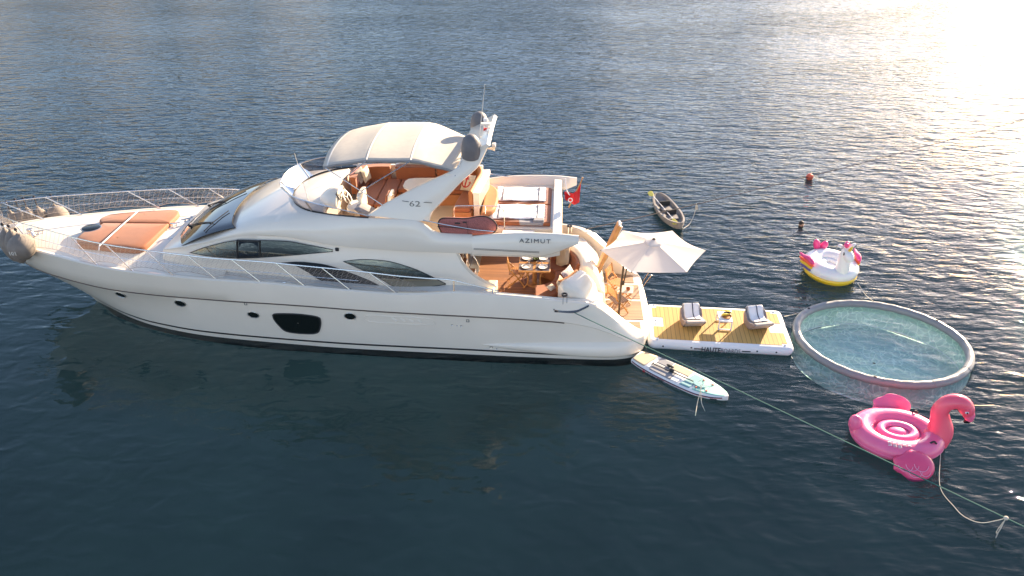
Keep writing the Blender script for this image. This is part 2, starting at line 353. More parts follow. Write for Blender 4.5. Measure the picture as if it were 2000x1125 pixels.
KN = Tab([(-16.75, 1.62, .02), (-16.6, 1.61, .22), (-16.2, 1.58, .50), (-15.7, 1.54, .76), (-15, 1.52, 1.05), (-14, 1.52, 1.42), (-12.85, 1.54, 1.78), (-11.4, 1.57, 2.06), (-10.2, 1.58, 2.2), (-8.4, 1.59, 2.36), (-7, 1.56, 2.41), (-5.5, 1.49, 2.44), (-4, 1.44, 2.46), (0, 1.28, 2.45), (1, 1.1, 2.42), (1.6, .86, 2.38), (2.1, .58, 2.27), (2.5, .40, 2.02), (2.7, .36, 1.6)])
MD = Tab([(-15.75, .78, .02), (-15.4, .77, .22), (-14.8, .75, .55), (-14, .72, .95), (-13, .7, 1.33), (-12, .7, 1.62), (-10.4, .7, 1.95), (-8, .7, 2.19), (-5.7, .68, 2.34), (-2.7, .65, 2.41), (0, .58, 2.43), (1, .5, 2.42), (1.6, .42, 2.4), (2.1, .3, 2.3), (2.5, .24, 2.05), (2.68, .22, 1.62)])
BS = Tab([(-14.95, .2, .02), (-14.3, .2, .42), (-13.2, .2, 1.02), (-12.2, .2, 1.42), (-10.4, .2, 1.84), (-8, .2, 2.10), (-5.7, .2, 2.26), (-2.7, .2, 2.36), (-.5, .18, 2.42), (1, .16, 2.45), (1.6, .15, 2.43), (2.1, .14, 2.32), (2.5, .12, 2.05), (2.66, .1, 1.6)])
WL = Tab([(-14.8, 0, .02), (-14.2, 0, .36), (-13.16, 0, .94), (-12.2, 0, 1.34), (-10.4, 0, 1.78), (-8, 0, 2.05), (-5.7, 0, 2.22), (-2.7, 0, 2.32), (-.5, 0, 2.38), (1, 0, 2.40), (1.6, 0, 2.38), (2.1, 0, 2.28), (2.5, 0, 2.0), (2.6, 0, 1.55)])
UW = Tab([(-14.3, -.6, .02), (-13, -.6, .6), (-10.4, -.6, 1.3), (-8, -.6, 1.6), (0, -.6, 1.9), (1.6, -.6, 1.9), (2.2, -.6, 1.8), (2.5, -.6, 1.5)])
def lerp3(T1, T2, t, u, side=-1):
    return line_pt(T1, u, side)*(1-t) + line_pt(T2, u, side)*t
def line_pt(T, u, side=-1):
    x = T.x[0] + (T.x[-1]-T.x[0])*u; z, b = T(x); return V(x, side*b, z)
US = [1-(1-t)**1.0 for t in np.linspace(0, 1, 90)]
US = sorted(set(list(np.linspace(0, .06, 10)) + list(np.linspace(.06, .82, 50)) + list(np.linspace(.82, 1, 28))))
hull = MB()
for sd_ in (-1, 1):
    rows = []
    bt = MB(); bt.grid([[line_pt(T, u, sd_) for u in US] for T in (UW, WL)]); part(bt, 'hull_bottom', 'antifoul')
    lines = [(WL, WL, 0), (BS, BS, 0), (MD, MD, 0), (KN, KN, 0), (KN, SH, .03), (KN, SH, .5), (SH, SH, 0)]
    for T1, T2, t in lines:
        row = []
        for u in US:
            p = lerp3(T1, T2, t, u, sd_)
            if t == .03: p = V(p[0], p[1]+sd_*.035, p[2]+.02)      # the knuckle stands proud of the topsides
            if t == .5: p = V(p[0], p[1]+sd_*.05, p[2])
            row.append(p)
        rows.append(row)
    # rounded gunwale, then in to the side deck
    row1, row2 = [], []
    for u in US:
        p = line_pt(SH, u, sd_); b = abs(p[1]); row1.append(V(p[0], sd_*max(b-.05, 0), p[2]+.025)); row2.append(V(p[0], sd_*max(b-.13, 0), p[2]+.01))
    rows += [row1, row2]
    hull.grid(rows)
    # stern face of each hull line to the centre plane
hull_tr = [[line_pt(T, 1, s_) for s_ in (-1, 1)] for T in (WL, BS, MD, KN, SH)]
hull.grid([[a*(1-t)+b*t + V(.06*math.sin(math.pi*t), 0, 0) for t in np.linspace(0, 1, 9)] for a, b in hull_tr])
part(hull, 'hull', 'gel', ang=28)
# stem anchor pocket, black boot stripe, brown rub strip: thin ribbons standing 4 mm proud
def ribbon(T1, T2, t0, t1, u0, u1, off, n=120, side=(-1, 1), fn=None):
    mb = MB()
    for s_ in side:
        us = np.linspace(u0, u1, n); r = []
        for t in (t0, t1):
            r.append([lerp3(T1, T2, t, u, s_) + V(0, s_*off, 0) for u in us])
        mb.grid(r)
    return mb
for s_ in (-1, 1):
    part(ribbon(WL, BS, .82, 1.13, .02, .90, .008, side=(s_,)), 'boot_stripe', 'black', solid=.004)
    mb = MB(); mb.tube([lerp3(KN, SH, .012, u, s_)+V(0, s_*.022, -.004) for u in np.linspace(.005, .875, 130)], .016, 6); part(mb, 'rub_strip', 'rub')
    mb = MB(); mb.tube([lerp3(WL, BS, .95, u, s_)+V(0, s_*.015, 0) for u in np.linspace(.915, .998, 40)], .012, 6); part(mb, 'stern_stripe', 'black')
# ---- deck (fore deck and side decks in one cambered sheet)
def deck_z(x, y):
    zs, b = SH(x); c = Tab_c(x); t = min(abs(y)/max(b-.12, .01), 1)
    return zs - .0 + c*(1-t**2.2)
Tab_c = Tab([(-17.3, .02), (-16, .10), (-14.5, .14), (-13, .17), (-11.5, .24), (-10.5, .25), (-8, .1), (-2, 0)])
mb = MB(); rows = []
for x in np.concatenate([[-17.22, -17.12, -17.0], np.linspace(-16.8, -9.2, 40)]):
    b = SH(x)[1]-.12; b = max(b, .01)
    rows.append([V(x, b*t, deck_z(x, b*t)) for t in np.linspace(-1, 1, 25)])
mb.grid(rows); part(mb, 'fore_deck', 'gel2')
for s_ in (-1, 1):
    mb = MB(); mb.grid([[V(x, s_*(SH(x)[1]-.125), SH(x)[0]+.006) for x in np.linspace(-11, -1.9, 40)], [V(x, s_*1.8, SH(x)[0]-.0+.02) for x in np.linspace(-11, -1.9, 40)]])
    part(mb, 'side_deck', 'nonskid')
# ---- superstructure skin
BH = Tab([(-11.2, 1.62), (-10.5, 1.78), (-9.5, 1.93), (-8, 2.02), (-6, 2.05), (-2.2, 2.05)])           # half breadth at the side deck
CZ = Tab([(-11.2, 2.72), (-10.5, 2.88), (-9.8, 3.09), (-9.2, 3.28), (-8.6, 3.43), (-8.1, 3.48), (-7.3, 3.46), (-6.7, 3.37), (-6, 3.26), (-5, 3.18), (-3.9, 3.13), (-2.2, 3.10)])   # crease under the flybridge
DZ = Tab([(-11.2, 2.76, 1.5), (-10.5, 2.98, 1.68), (-9.6, 3.26, 1.73), (-8.85, 3.56, 1.76), (-8.1, 3.78, 1.80), (-7.3, 3.88, 1.84), (-6.5, 3.9, 1.88), (-5.3, 3.88, 1.95), (-4, 3.86, 1.98), (-3.6, 3.72, 1.99), (-3.2, 3.56, 2.0), (-2.2, 3.56, 2.0)])   # shoulder z, half breadth
EZ = Tab([(-11.2, 2.78, 0), (-10.5, 3.06, 0), (-9.6, 3.42, 0), (-9.27, 3.53, 0), (-8.6, 3.80, 0), (-8.05, 3.97, 0), (-7.6, 4.05, .0)])
def fly_half(x):      # plan of the flybridge coaming (windshield foot)
    return FH(x)
FH = Tab([(-7.6, .02), (-7.57, .25), (-7.45, .68), (-7.2, 1.12), (-6.75, 1.50), (-6.1, 1.70), (-5.3, 1.83), (-4, 1.86), (-2.2, 1.86)])
CT = Tab([(-7.6, 4.05), (-4.2, 4.05), (-3.75, 4.02), (-3.5, 3.90), (-3.3, 3.72), (-3.0, 3.64), (-2.2, 3.62)])    # coaming top
XE = Tab([(0, .62), (.12, .40), (.3, .12), (.5, -.10), (.75, -.30), (1, -.42)])      # how far aft the house side sweeps, by height
def yh(x, z):         # house side
    zb = SH(x)[0]; cz = CZ(x); t = min(max((z-zb)/(cz-zb), 0), 1)
    return BH(x) - .10*t*t + .03*math.sin(math.pi*t)
def ws_y(s):  # windscreen planform 0..1 centre..corner
    return s
mb = MB(); rows = []
XS = list(np.linspace(-11.15, -2.25, 76))
for x in XS:
    zb = SH(x)[0]-.02; cz = CZ(x); dz, db = DZ(x); pts = []
    for t in np.linspace(0, 1, 7): z = zb + (cz-zb)*t; xx = x if x < -3.3 else -3.3 + (x+3.3)*(1.05+XE(t))/1.05; pts.append(V(xx, -yh(x, z), z))
    yc = yh(x, cz)
    over = .07*min(max((x+8.5)/3, 0), 1)                    # the flybridge moulding overhangs the house a little
    pts.append(V(x, -(yc+over), cz+.015)); pts.append(V(x, -(yc+over+.01), cz+.06))
    p0 = pts[-1]
    if x < -7.6:
        ez = EZ(x)[0]; fh = 0
    else:
        fh = fly_half(x); ez = CT(x)
    fh = min(fh, db-.04)
    for t in (.33, .66, 1):
        pts.append(V(x, -(abs(p0[1])*(1-t)+db*t + .04*math.sin(math.pi*t)), p0[2]*(1-t)+dz*t))
    q = pts[-1]
    for t in (.2, .4, .6, .8, 1):
        y = db*(1-t)+fh*t
        if x < -7.6:
            k = (y/db); z = dz*(k**2.2) + ez*(1-k**2.2)
        else:
            z = dz + (ez-dz)*math.sin(t*math.pi/2)**.8
        pts.append(V(x, -y, z))
    rows.append(pts)
rows2 = [[V(p[0], -p[1], p[2]) for p in r] for r in rows]
mb.grid(rows); mb.grid(rows2)
# close the flybridge well: inner wall down to the floor
XI = [x for x in XS if x > -7.6]
for s_ in (-1, 1):
    mb.grid([[V(x, s_*min(fly_half(x), DZ(x)[1]-.04), CT(x)) for x in XI],
             [V(x, s_*max(min(fly_half(x), DZ(x)[1]-.04)-.05, .0), 3.3) for x in XI]])
part(mb, 'superstructure', 'gel', ang=40)
for s_ in (-1, 1):      # thick rounded edge where the house side sweeps down to the cockpit
    mb = MB(); mb.tube([V(-3.3+1.05*(1.05+XE(t))/1.05, s_*(yh(-2.25, SH(-2.25)[0]-.02+(CZ(-2.25)-SH(-2.25)[0]+.02)*t)-.03), SH(-2.25)[0]-.02+(CZ(-2.25)-SH(-2.25)[0]+.02)*t) for t in np.linspace(0, 1, 24)], .045, 10); part(mb, 'side_edge', 'cream')
# windscreen
mb = MB(); base = cr([(-10.42, -1.70, 2.985), (-10.72, -1.42, 2.88), (-10.93, -.8, 2.85), (-11.02, 0, 2.84), (-10.93, .8, 2.85), (-10.72, 1.42, 2.88), (-10.42, 1.70, 2.985)], 41)
top = cr([(-8.78, -1.755, 3.60), (-8.98, -1.45, 3.63), (-9.17, -.7, 3.62), (-9.22, 0, 3.615), (-9.17, .7, 3.62), (-8.98, 1.45, 3.63), (-8.78, 1.755, 3.60)], 41)
rows = []
for t in np.linspace(0, 1, 11):
    rows.append([a*(1-t)+b*t + V(-.03, 0, .06)*math.sin(math.pi*t) + V(0, 0, .10*math.sin(math.pi*t)*(1-(2*i/40-1)**2)) + V(0, 0, .02) for i, (a, b) in enumerate(zip(base, top))])
mb.grid(rows); WSR = rows
ws = part(mb, 'windscreen', 'glassdark')
mb = MB()
for r in (rows[0], rows[-1], [q[0] for q in rows], [q[-1] for q in rows]): mb.tube(r, .013, 6)
part(mb, 'windscreen_seal', 'rubber', parent=ws)
def wsp(i, j): return WSR[j][i] + V(-.02, 0, .035)
for (i0, i1) in ((12, 8), (27, 23)):
    mb = MB(); a, b = wsp(i0, 2), wsp(i1-2, 7)
    mb.tube([a, (a+b)/2+V(0, 0, .02), b], .012, 6); mb.tube([a+V(0, .08, 0), (a+b)/2+V(0, .08, .02), b], .008, 6)
    mb.tube([wsp(max(i1-6, 0), 5), b, wsp(i1+4, 9)], .014, 6)
    mb.ell(a, (.05, .05, .04), 8, 6)
    part(mb, 'wiper', 'rubber', parent=ws)
# side windows: glass sheets bedded in the house side
def side_pane(outline_top, outline_bot, name, m, off=.012, n=26, frame=True, lean=0.):
    for s_ in (-1, 1):
        T, B = cr(outline_top, n), cr(outline_bot, n); rows = []
        for t in np.linspace(0, 1, 6):
            rows.append([V(a[0]*(1-t)+b[0]*t, s_*(yh(a[0]*(1-t)+b[0]*t, a[1]*(1-t)+b[1]*t)+off+lean*t*math.sin(math.pi*i/(n-1))), a[1]*(1-t)+b[1]*t) for i, (a, b) in enumerate(zip(B, T))])
        g_ = MB(); g_.grid(rows); o = part(g_, name, m)
        if frame:
            fr_ = MB(); fr_.tube(rows[0] + rows[-1][::-1], .010, 6, closed=True); part(fr_, 'window_seal', 'rubber', parent=o)
def xz(px, py, y): p = at(px, py, y=y); return (p[0], p[2])
side_pane([xz(*p, -1.95) for p in ((366, 499), (400, 485), (450, 471), (490, 467.5), (560, 469), (600, 476), (650, 486))], [xz(*p, -2.0) for p in ((366, 500), (410, 503), (464, 504), (520, 501), (560, 498), (610, 494), (650, 491))], 'side_window', 'glassgold', lean=.07)
side_pane([xz(*p, -2.03) for p in ((550, 513), (575, 511), (600, 511.5), (640, 517), (680, 530), (720, 546), (740, 556))], [xz(*p, -2.06) for p in ((550, 513.5), (575, 518), (600, 530), (628, 548), (660, 553), (700, 556), (740, 558))], 'side_window', 'glassdark')
side_pane([xz(*p, -2.03) for p in ((671, 510), (700, 507), (730, 507.5), (760, 510.5), (790, 518), (820, 528), (850, 542), (871, 553))], [xz(*p, -2.06) for p in ((671, 511), (690, 519), (715, 530), (745, 545), (775, 562), (805, 563), (840, 560), (871, 555))], 'side_window', 'glassgold')
# opening pane frame in the upper window
for s_ in (-1, 1):
    mb = MB(); q = [xz(464, 468, -1.95), xz(509, 468, -1.95), xz(509, 500, -2.0), xz(464, 503, -2.0)]
    P4 = [V(a, s_*(yh(a, b)+(.095 if i < 2 else .03)), b) for i, (a, b) in enumerate(q)]
    for i in range(4): mb.bar(P4[i], P4[(i+1) % 4], .035, .045, up=(0, 1, 0))
    part(mb, 'window_frame', 'rubber')
    mb = MB(); c = [p*.5+sum(P4)/4*.5 for p in P4]
    g2 = MB(); g2.grid([[P4[0]*.93+P4[2]*.07+V(0, s_*-.005, 0), P4[1]*.93+P4[3]*.07+V(0, s_*-.005, 0)], [P4[3]*.93+P4[1]*.07+V(0, s_*-.005, 0), P4[2]*.93+P4[0]*.07+V(0, s_*-.005, 0)]]); part(g2, 'window_pane', 'glassdark')
# hull ports
def hull_pt(x, z, s_=-1, off=0.):
    best = None
    for (T1, T2) in ((WL, BS), (BS, MD), (MD, KN)):
        for t in np.linspace(0, 1, 41):
            # solve x along u
            u = (x - T1.x[0]*(1-t) - T2.x[0]*t)/((T1.x[-1]-T1.x[0])*(1-t) + (T2.x[-1]-T2.x[0])*t)
            p = lerp3(T1, T2, t, min(max(u, 0), 1), s_)
            if best is None or abs(p[2]-z) < abs(best[2]-z): best = p
    return best + V(0, s_*off, 0)
for (px, py) in ((235.5, 575.5), (352, 592), (495, 614.5), (684, 617.5)):
    b = 2.2
    for _ in range(6): p = at(px, py, y=-b); b = abs(hull_pt(p[0], p[2])[1])
    for s_ in (-1, 1):
        def ringp(r, off, n=28): return [hull_pt(p[0]+r*math.cos(a)*1.0, p[2]+r*math.sin(a)*.78, s_, off) for a in np.linspace(0, 2*math.pi, n, endpoint=False)]
        mb = MB(); R0 = ringp(.15, .012); c0 = sum(R0)/len(R0); mb.grid([R0, [c0*.7+q*.3 for q in R0], [c0*.98+q*.02 for q in R0]], cu=True); o = part(mb, 'porthole', 'port')
        mb = MB(); mb.tube(ringp(.16, .012), .014, 6, closed=True); part(mb, 'rim', 'steeld', parent=o)
# large hull window
q = [(533, 615), (540, 612), (580, 613), (618, 618), (626, 624), (625, 640), (618, 650), (590, 651), (560, 647), (547, 638), (536, 624)]
for s_ in (-1, 1):
    P = []
    for px, py in q:
        p = at(px, py, y=-2.28); h_ = hull_pt(p[0], p[2]); p = at(px, py, y=h_[1]); P.append(hull_pt(p[0], p[2], s_, .012))
    P = [V(*a) for a in cr(P+[P[0]], 48)[:-1]]
    c0 = sum(P)/len(P); mb = MB(); mb.grid([P, [a*.6+c0*.4 for a in P], [a*.02+c0*.98 for a in P]], cu=True); o = part(mb, 'hull_window', 'port')
    mb = MB(); mb.tube([a for a in P], .02, 6, closed=True); part(mb, 'rim', 'rubber', parent=o)
# ---- bow: sun pad, hatch, cleats, windlass, rails, nets
pad = [at(px, py, z=2.72)[:2] for px, py in ((152, 474), (149, 464), (165, 452), (188, 443), (200, 437), (193, 431), (203, 422), (226, 416), (280, 411), (340, 409), (349, 414), (344, 424), (322, 446), (290, 474), (270, 484), (240, 483), (190, 478))]
pm = [p for p in cr([(*p, 0) for p in pad]+[(*pad[0], 0)], 70)[:-1]]
yseam = .17
def padz(x, y): return deck_z(x, y)
for lo in (True, False):
    sel = [p for p in pm if (p[1] < yseam) == lo]
    # keep the run of the outline on this side of the seam, closed along the seam
    k = max(range(len(sel)), key=lambda i: np.linalg.norm(sel[i]-sel[i-1])); sel = sel[k:]+sel[:k]
    sel = [V(sel[0][0], yseam+(-.012 if lo else .012), 0)] + sel + [V(sel[-1][0], yseam+(-.012 if lo else .012), 0)]
    mb = MB(); n = len(sel); c = sum(sel)/n
    rows = []
    for (k, h) in ((1, -.02), (1.0, .09), (.985, .125), (.95, .14), (.6, .15), (.25, .155), (.02, .155)):
        rows.append([V(c[0]+(p[0]-c[0])*k, c[1]+(p[1]-c[1])*k, 2.62 + h + (deck_z(c[0]+(p[0]-c[0])*k, c[1]+(p[1]-c[1])*k)-2.62)*.7) for p in sel])
    mb.grid(rows, cu=True); o = part(mb, 'sun_pad', 'orange', ang=60)
    o['label'] = 'near half of the terracotta bow sun pad' if lo else 'far half of the terracotta bow sun pad'
mb = MB(); a, b = at(270, 412, z=2.82), at(194, 480, z=2.80); mb.tube([a, (a+b)/2+V(0, 0, .01), b, b+V(-.02, -.06, -.12)], .018, 6); part(mb, 'pad_strap', 'white_cloth')
hc = at(178, 446, z=2.72)
mb = MB(); mb.lathe([(0, .035), (.20, .035), (.235, .02), (.25, -.05)], hc, 24, sq=(1.15, .95)); h_ = part(mb, 'deck_hatch', 'port')
mb = MB(); mb.lathe([(.25, -.05), (.27, .02), (.25, .03), (.235, .02)], hc, 24, sq=(1.15, .95)); part(mb, 'hatch_rim', 'steeld', parent=h_)
def cleat(p, rz=0, s=1., parent=YA):
    mb = MB(); mb.tube([V(-.13, 0, .075)*s, V(-.06, 0, .065)*s, V(.06, 0, .065)*s, V(.13, 0, .075)*s], [.012*s, .02*s, .02*s, .012*s], 8)
    for k in (-.045, .045): mb.tube([V(k, 0, 0)*s, V(k, 0, .065)*s], .016*s, 8)
    mb.box((0, 0, .004), (.18*s, .06*s, .008)); mb.xf(Matrix.Translation(Vector(p)) @ Matrix.Rotation(rz, 4, 'Z')); return part(mb, 'cleat', 'steel', parent=parent)
for px, py, z, r in ((80, 456, 2.58, .5), (342, 441, 2.62, .3), (341, 472, 2.62, .2), (366, 432, 2.7, .6), (548, 557, 2.16, 0)): cleat(at(px, py, z=z), r, 1.3)
for s_ in (1,): cleat((-8.1, 2.25, 2.3), 0, 1.3); cleat((-6.4, 2.3, 2.2), 0, 1.3)
wl_ = MB(); wl_.lathe([(0, .22), (.09, .22), (.10, .19), (.06, .14), (.10, .08), (.12, .0)], at(62, 460, z=2.6), 16); part(wl_, 'anchor_windlass', 'steel')
mb = MB(); mb.bar((-17.55, 0, 2.50), (-16.5, 0, 2.66), .22, .05); mb.tube([(-17.7, 0, 2.3), (-17.5, 0, 2.44), (-16.9, 0, 2.62)], .03, 8); part(mb, 'anchor_roller', 'steeld')
# guard rails
bases_px = [(105, 490), (128, 504), (187, 519), (257, 531), (337, 540), (420, 548), (506, 554), (593, 561), (682, 569), (773, 577)]
bx = [-16.2, -15.2] + [at(px, py, z=SH(xg)[0]+.02)[0] for (px, py), xg in zip(bases_px[2:], (-13.3, -12.1, -10.9, -9.6, -8.2, -6.9, -5.6, -4.3))]
RH = Tab([(-18.2, .80), (-14, .72), (-11.4, .68), (-9, .61), (-5.3, .56), (-3.1, .36), (-2.2, .18), (-1.5, .05)])
LEAN = .82
def rail_pt(x, s_, k=1.):
    """top rail above deck position x (k = fraction of height); leans forward and a little inboard"""
    zs, b = SH(max(x, -17.3)); h = RH(x)
    return V(x, s_*max(b-.07-.10*k, .0), zs+h*k)
def stan(x, s_, k): b0 = rail_pt(x, s_, 0); t0 = rail_pt(x-LEAN*.9, s_, 1); return b0 + (t0-b0)*k
for s_ in (-1, 1):
    nose = V(-18.15, 0, 3.30)
    xs = np.concatenate([np.linspace(-17.2, -2.2, 60)])
    pts = [nose, V(-18.05, s_*.22, 3.30)] + [rail_pt(x, s_) for x in xs] + [rail_pt(-1.55, s_, .9), ]
    pts = cr(pts, 160); mb = MB(); mb.tube(pts, .019, 8); gr = part(mb, 'guard_rail', 'steel')
    for x in bx + [-2.75, -1.7]:
        mb = MB()
        if x > -3: mb.tube([rail_pt(x, s_, 0), rail_pt(x, s_, 1)], .016, 8)
        else: mb.tube([stan(x, s_, 0), stan(x, s_, 1)], .0155, 8)
        mb.lathe([(.0, .03), (.035, .03), (.045, .0)], rail_pt(x, s_, 0)-V(0, 0, .01), 10)
        part(mb, 'stanchion', 'steel', parent=gr)
    mid = [stan(x, s_, .5) for x in np.linspace(-16.4, -5.0, 50)]
    mb = MB(); mb.tube(mid, .008, 6); part(mb, 'middle_wire', 'steel', parent=gr)
    # lashed netting: two families of slanting strands and a slack foot rope looped from post to post
    mb = MB(); allb = sorted(bx) ; x0, x1 = -17.1, (-3.4 if s_ < 0 else -4.2)
    def foot(x):
        q = np.array(allb); i = int(np.clip(np.searchsorted(q, x), 1, len(q)-1)); a, b = q[i-1], q[i]; t = np.clip((x-a)/(b-a), 0, 1)
        return .10 + .14*math.sin(math.pi*t)
    step = .15
    def nett(x, v): f = foot(x); return stan(x, s_, f + (1-f)*v) + V(0, s_*-.012*math.sin(v*3.1), 0)
    for sg in (-1, 1):
        for x in np.arange(x0, x1, step):
            L_ = .85 if sg < 0 else -.85
            pts = [nett(min(max(x+L_*(v-.5), x0), x1), v) for v in np.linspace(0, 1, 7) if x0 <= x+L_*(v-.5) <= x1]
            if len(pts) > 1: mb.tube(pts, .0035, 3, cap=False)
    fr_ = [nett(x, 0) for x in np.linspace(x0, x1, 160)]; mb.tube(fr_, .008, 5)
    tr_ = [rail_pt(x-LEAN*.9, s_)+V(0, 0, .012*math.sin(x*60)) for x in np.linspace(x0, x1, 300)]; mb.tube(tr_, .013, 5)
    part(mb, 'safety_net', 'net', parent=gr)
# ---- flybridge: windshield, dash, floor
FR = [(-4.95, 1.88, 4.11), (-5.4, 1.86, 4.20), (-6.0, 1.80, 4.31), (-6.6, 1.70, 4.40), (-7.1, 1.47, 4.44), (-7.5, 1.10, 4.46), (-7.76, .62, 4.47), (-7.84, 0, 4.48)]
top_ = [V(x, -y, z) for x, y, z in FR] + [V(x, y, z) for x, y, z in FR[::-1][1:]]
bx_ = [-5.02, -5.4, -5.95, -6.45, -6.85, -7.12, -7.32, -7.44]
bot_ = [V(x, -(FH(x)+.0), CT(x)+.012) for x in bx_[:-1]] + [V(-7.56, 0, 4.06)]
bot_ = [V(-5.02, -1.86, 4.055), V(-5.4, -1.83, 4.06), V(-6.1, -1.71, 4.06), V(-6.75, -1.50, 4.06), V(-7.15, -1.18, 4.06), V(-7.38, -.82, 4.06), V(-7.5, -.45, 4.06), V(-7.54, 0, 4.06)]
bot_ = bot_ + [V(p[0], -p[1], p[2]) for p in bot_[::-1][1:]]
T_, B_ = cr(top_, 70), cr(bot_, 70)
M['flyglass'] = bpy.data.materials.new('smoked_windshield'); M['flyglass'].use_nodes = True
_n = M['flyglass'].node_tree.nodes; _l = M['flyglass'].node_tree.links; _n.clear()
_o = _n.new('ShaderNodeOutputMaterial'); _t = _n.new('ShaderNodeBsdfTransparent'); _t.inputs[0].default_value = (.60, .60, .66, 1); _g = _n.new('ShaderNodeBsdfGlossy'); _g.inputs['Roughness'].default_value = .04
_f2 = _n.new('ShaderNodeFresnel'); _f2.inputs[0].default_value = 1.6; _m = _n.new('ShaderNodeMixShader'); _l.new(_f2.outputs[0], _m.inputs[0]); _l.new(_t.outputs[0], _m.inputs[1]); _l.new(_g.outputs[0], _m.inputs[2]); _l.new(_m.outputs[0], _o.inputs[0])
mb = MB(); mb.grid([[a*(1-t)+b*t for a, b in zip(B_, T_)] for t in (0, .35, .7, 1)]); fws = part(mb, 'flybridge_windshield', 'flyglass')
mb = MB(); mb.tube(T_, .014, 6); part(mb, 'top_rail', 'steel', parent=fws)
mb = MB(); mb.tube(B_, .020, 6); part(mb, 'seal', 'rubber', parent=fws)
for i in (16, 27, 42, 53):
    mb = MB(); mb.bar(B_[i], T_[i], .05, .012, up=(T_[i+1]-T_[i-1])); part(mb, 'mullion', 'steeld', parent=fws)
mb = MB(); rows = []     # dash moulding behind the windshield
for x in np.concatenate([[-7.53, -7.5], np.linspace(-7.42, -6.35, 14)]):
    h = max(FH(x)-.09, .01); t = (x+7.6)/1.25
    rows.append([V(x, h*v, 4.045 + (.17*t)*(1-abs(v)**6) + .05*math.sin(math.pi*min(max(t, 0), 1))*(1-v*v)) for v in np.linspace(-1, 1, 25)])
rows.append([p*V(1, .99, 1)+V(.05, 0, -.05) for p in rows[-1]]); rows.append([V(p[0]+.04, p[1], 3.3) for p in rows[-1]])
mb.grid(rows); dash = part(mb, 'dash_moulding', 'gel')
pc = at(655, 380, z=4.28)
mb = MB(); rows = []      # helm pod: rounded hood open towards the helmsman
for i, a in enumerate(np.linspace(0, 1, 9)):
    r = math.sin(a*math.pi/2)**.7; rows.append([V(pc[0]-.48+.62*a, pc[1]+.50*r*math.sin(th), 4.14+.42*r*max(math.cos(th), -.2)*(1-.15*a)) for th in np.linspace(-1.75, 1.75, 17)])
mb.grid(rows); c0 = sum(rows[-1])/17; mb.grid([rows[-1], [q*.12+c0*.88+V(.10, 0, .0) for q in rows[-1]]]); hp = part(mb, 'helm_console', 'gel')
for dy, dz, w_, h2 in ((-.19, .14, .30, .2), (.16, .15, .28, .19), (0, .0, .5, .10)):
    mb = MB(); mb.box((pc[0]+.17, pc[1]+dy, 4.22+dz), (.03, w_, h2), ry=-.5); part(mb, 'instrument_screen', 'black', parent=hp, bevel=.008)
mb = MB(); wc = V(pc[0]+.33, pc[1]-.03, 4.22)
mb.tube([wc + V(.10*math.sin(a)*-1, .20*math.cos(a), .18*math.sin(a)) for a in np.linspace(0, 2*math.pi, 25)[:-1]], .017, 6, closed=True)
for a in (0.3, 2.4, 4.5): mb.tube([wc, wc+V(-.10*math.sin(a), .20*math.cos(a), .18*math.sin(a))], .012, 6)
mb.tube([wc, wc+V(-.18, 0, -.02)], .03, 8); part(mb, 'steering_wheel', 'steeld', parent=hp)
mb = MB(); mb.prism([(-6.5, -1.72), (-2.3, -1.80), (0.15, -1.90), (.15, 1.90), (-2.3, 1.80), (-6.5, 1.72)], 3.2, 3.325); part(mb, 'flybridge_floor', 'flyfloor')
sc_ = at(694, 394, z=4.1)
mb = MB(); mb.prism([(sc_[0]-.22+p[0]*.44, sc_[1]-.28+p[1]*.6) for p in rrect(0, 0, 1, 1, .3)], 3.85, 4.02); mb.prism([(sc_[0]+.12+p[0]*.16, sc_[1]-.30+p[1]*.64) for p in rrect(0, 0, 1, 1, .3)], 3.9, 4.42); mb.lathe([(.16, 3.32), (.07, 3.4), (.07, 3.86)], (sc_[0]+0, sc_[1], 0), 14); part(mb, 'helm_seat', 'gel', bevel=.04, seg=3)
gc = at(716, 411, z=4.0); mb = pillow(.62, .5, .22); mb.xf(Matrix.Translation(Vector(gc)) @ Matrix.Rotation(.5, 4, 'Y')); part(mb, 'seat_cushion', 'grey_cushion')
# sofas
def cushion(name, poly, z0, z1, m='orange', bev=.045, parent=YA):
    mb = MB(); mb.prism(poly, z0, z1); return part(mb, name, m, parent=parent, bevel=bev, seg=3)
def arcband(c, r0, r1, a0, a1, n=12):
    A = [math.radians(a) for a in np.linspace(a0, a1, n)]
    return [(c[0]+r0*math.cos(a), c[1]+r0*math.sin(a)) for a in A] + [(c[0]+r1*math.cos(a), c[1]+r1*math.sin(a)) for a in A[::-1]]
def back(name, path, z0, z1, th=.14, m='orange', parent=YA, lean=0.):
    """upright back cushion following a path of (x,y)"""
    P = [V(*p, 0) for p in path]; N = []
    for i in range(len(P)):
        t = P[min(i+1, len(P)-1)]-P[max(i-1, 0)]; t /= np.linalg.norm(t); N.append(V(-t[1], t[0], 0))
    mb = MB(); rows = []
    prof = [(0, z0), (0, z1-.05), (.04, z1), (th-.04, z1+.0), (th, z1-.05), (th-.01, z0)]
    for p, nn in zip(P, N): rows.append([p + nn*(o_ + lean*(z-z0)) + V(0, 0, z) for o_, z in prof])
    mb.grid(rows, cu=True); mb.poly(rows[0]); mb.poly(rows[-1][::-1]); return part(mb, name, m, parent=parent, ang=60)
sb = MB(); sb.prism([(-6.0, .55), (-5.55, .45), (-5.0, .45), (-2.35, .62), (-2.35, 1.70), (-6.0, 1.62)], 3.32, 3.66); sb.prism([(-5.65, -.50), (-4.75, -.50), (-4.75, .5), (-5.65, .5)], 3.32, 3.66)
sofa = part(sb, 'sofa_base', 'tan', bevel=.02)
cushion('seat_cushion', [(-6.0, .62), (-5.72, .52), (-5.68, 1.50), (-6.0, 1.50)], 3.665, 3.8, parent=sofa)
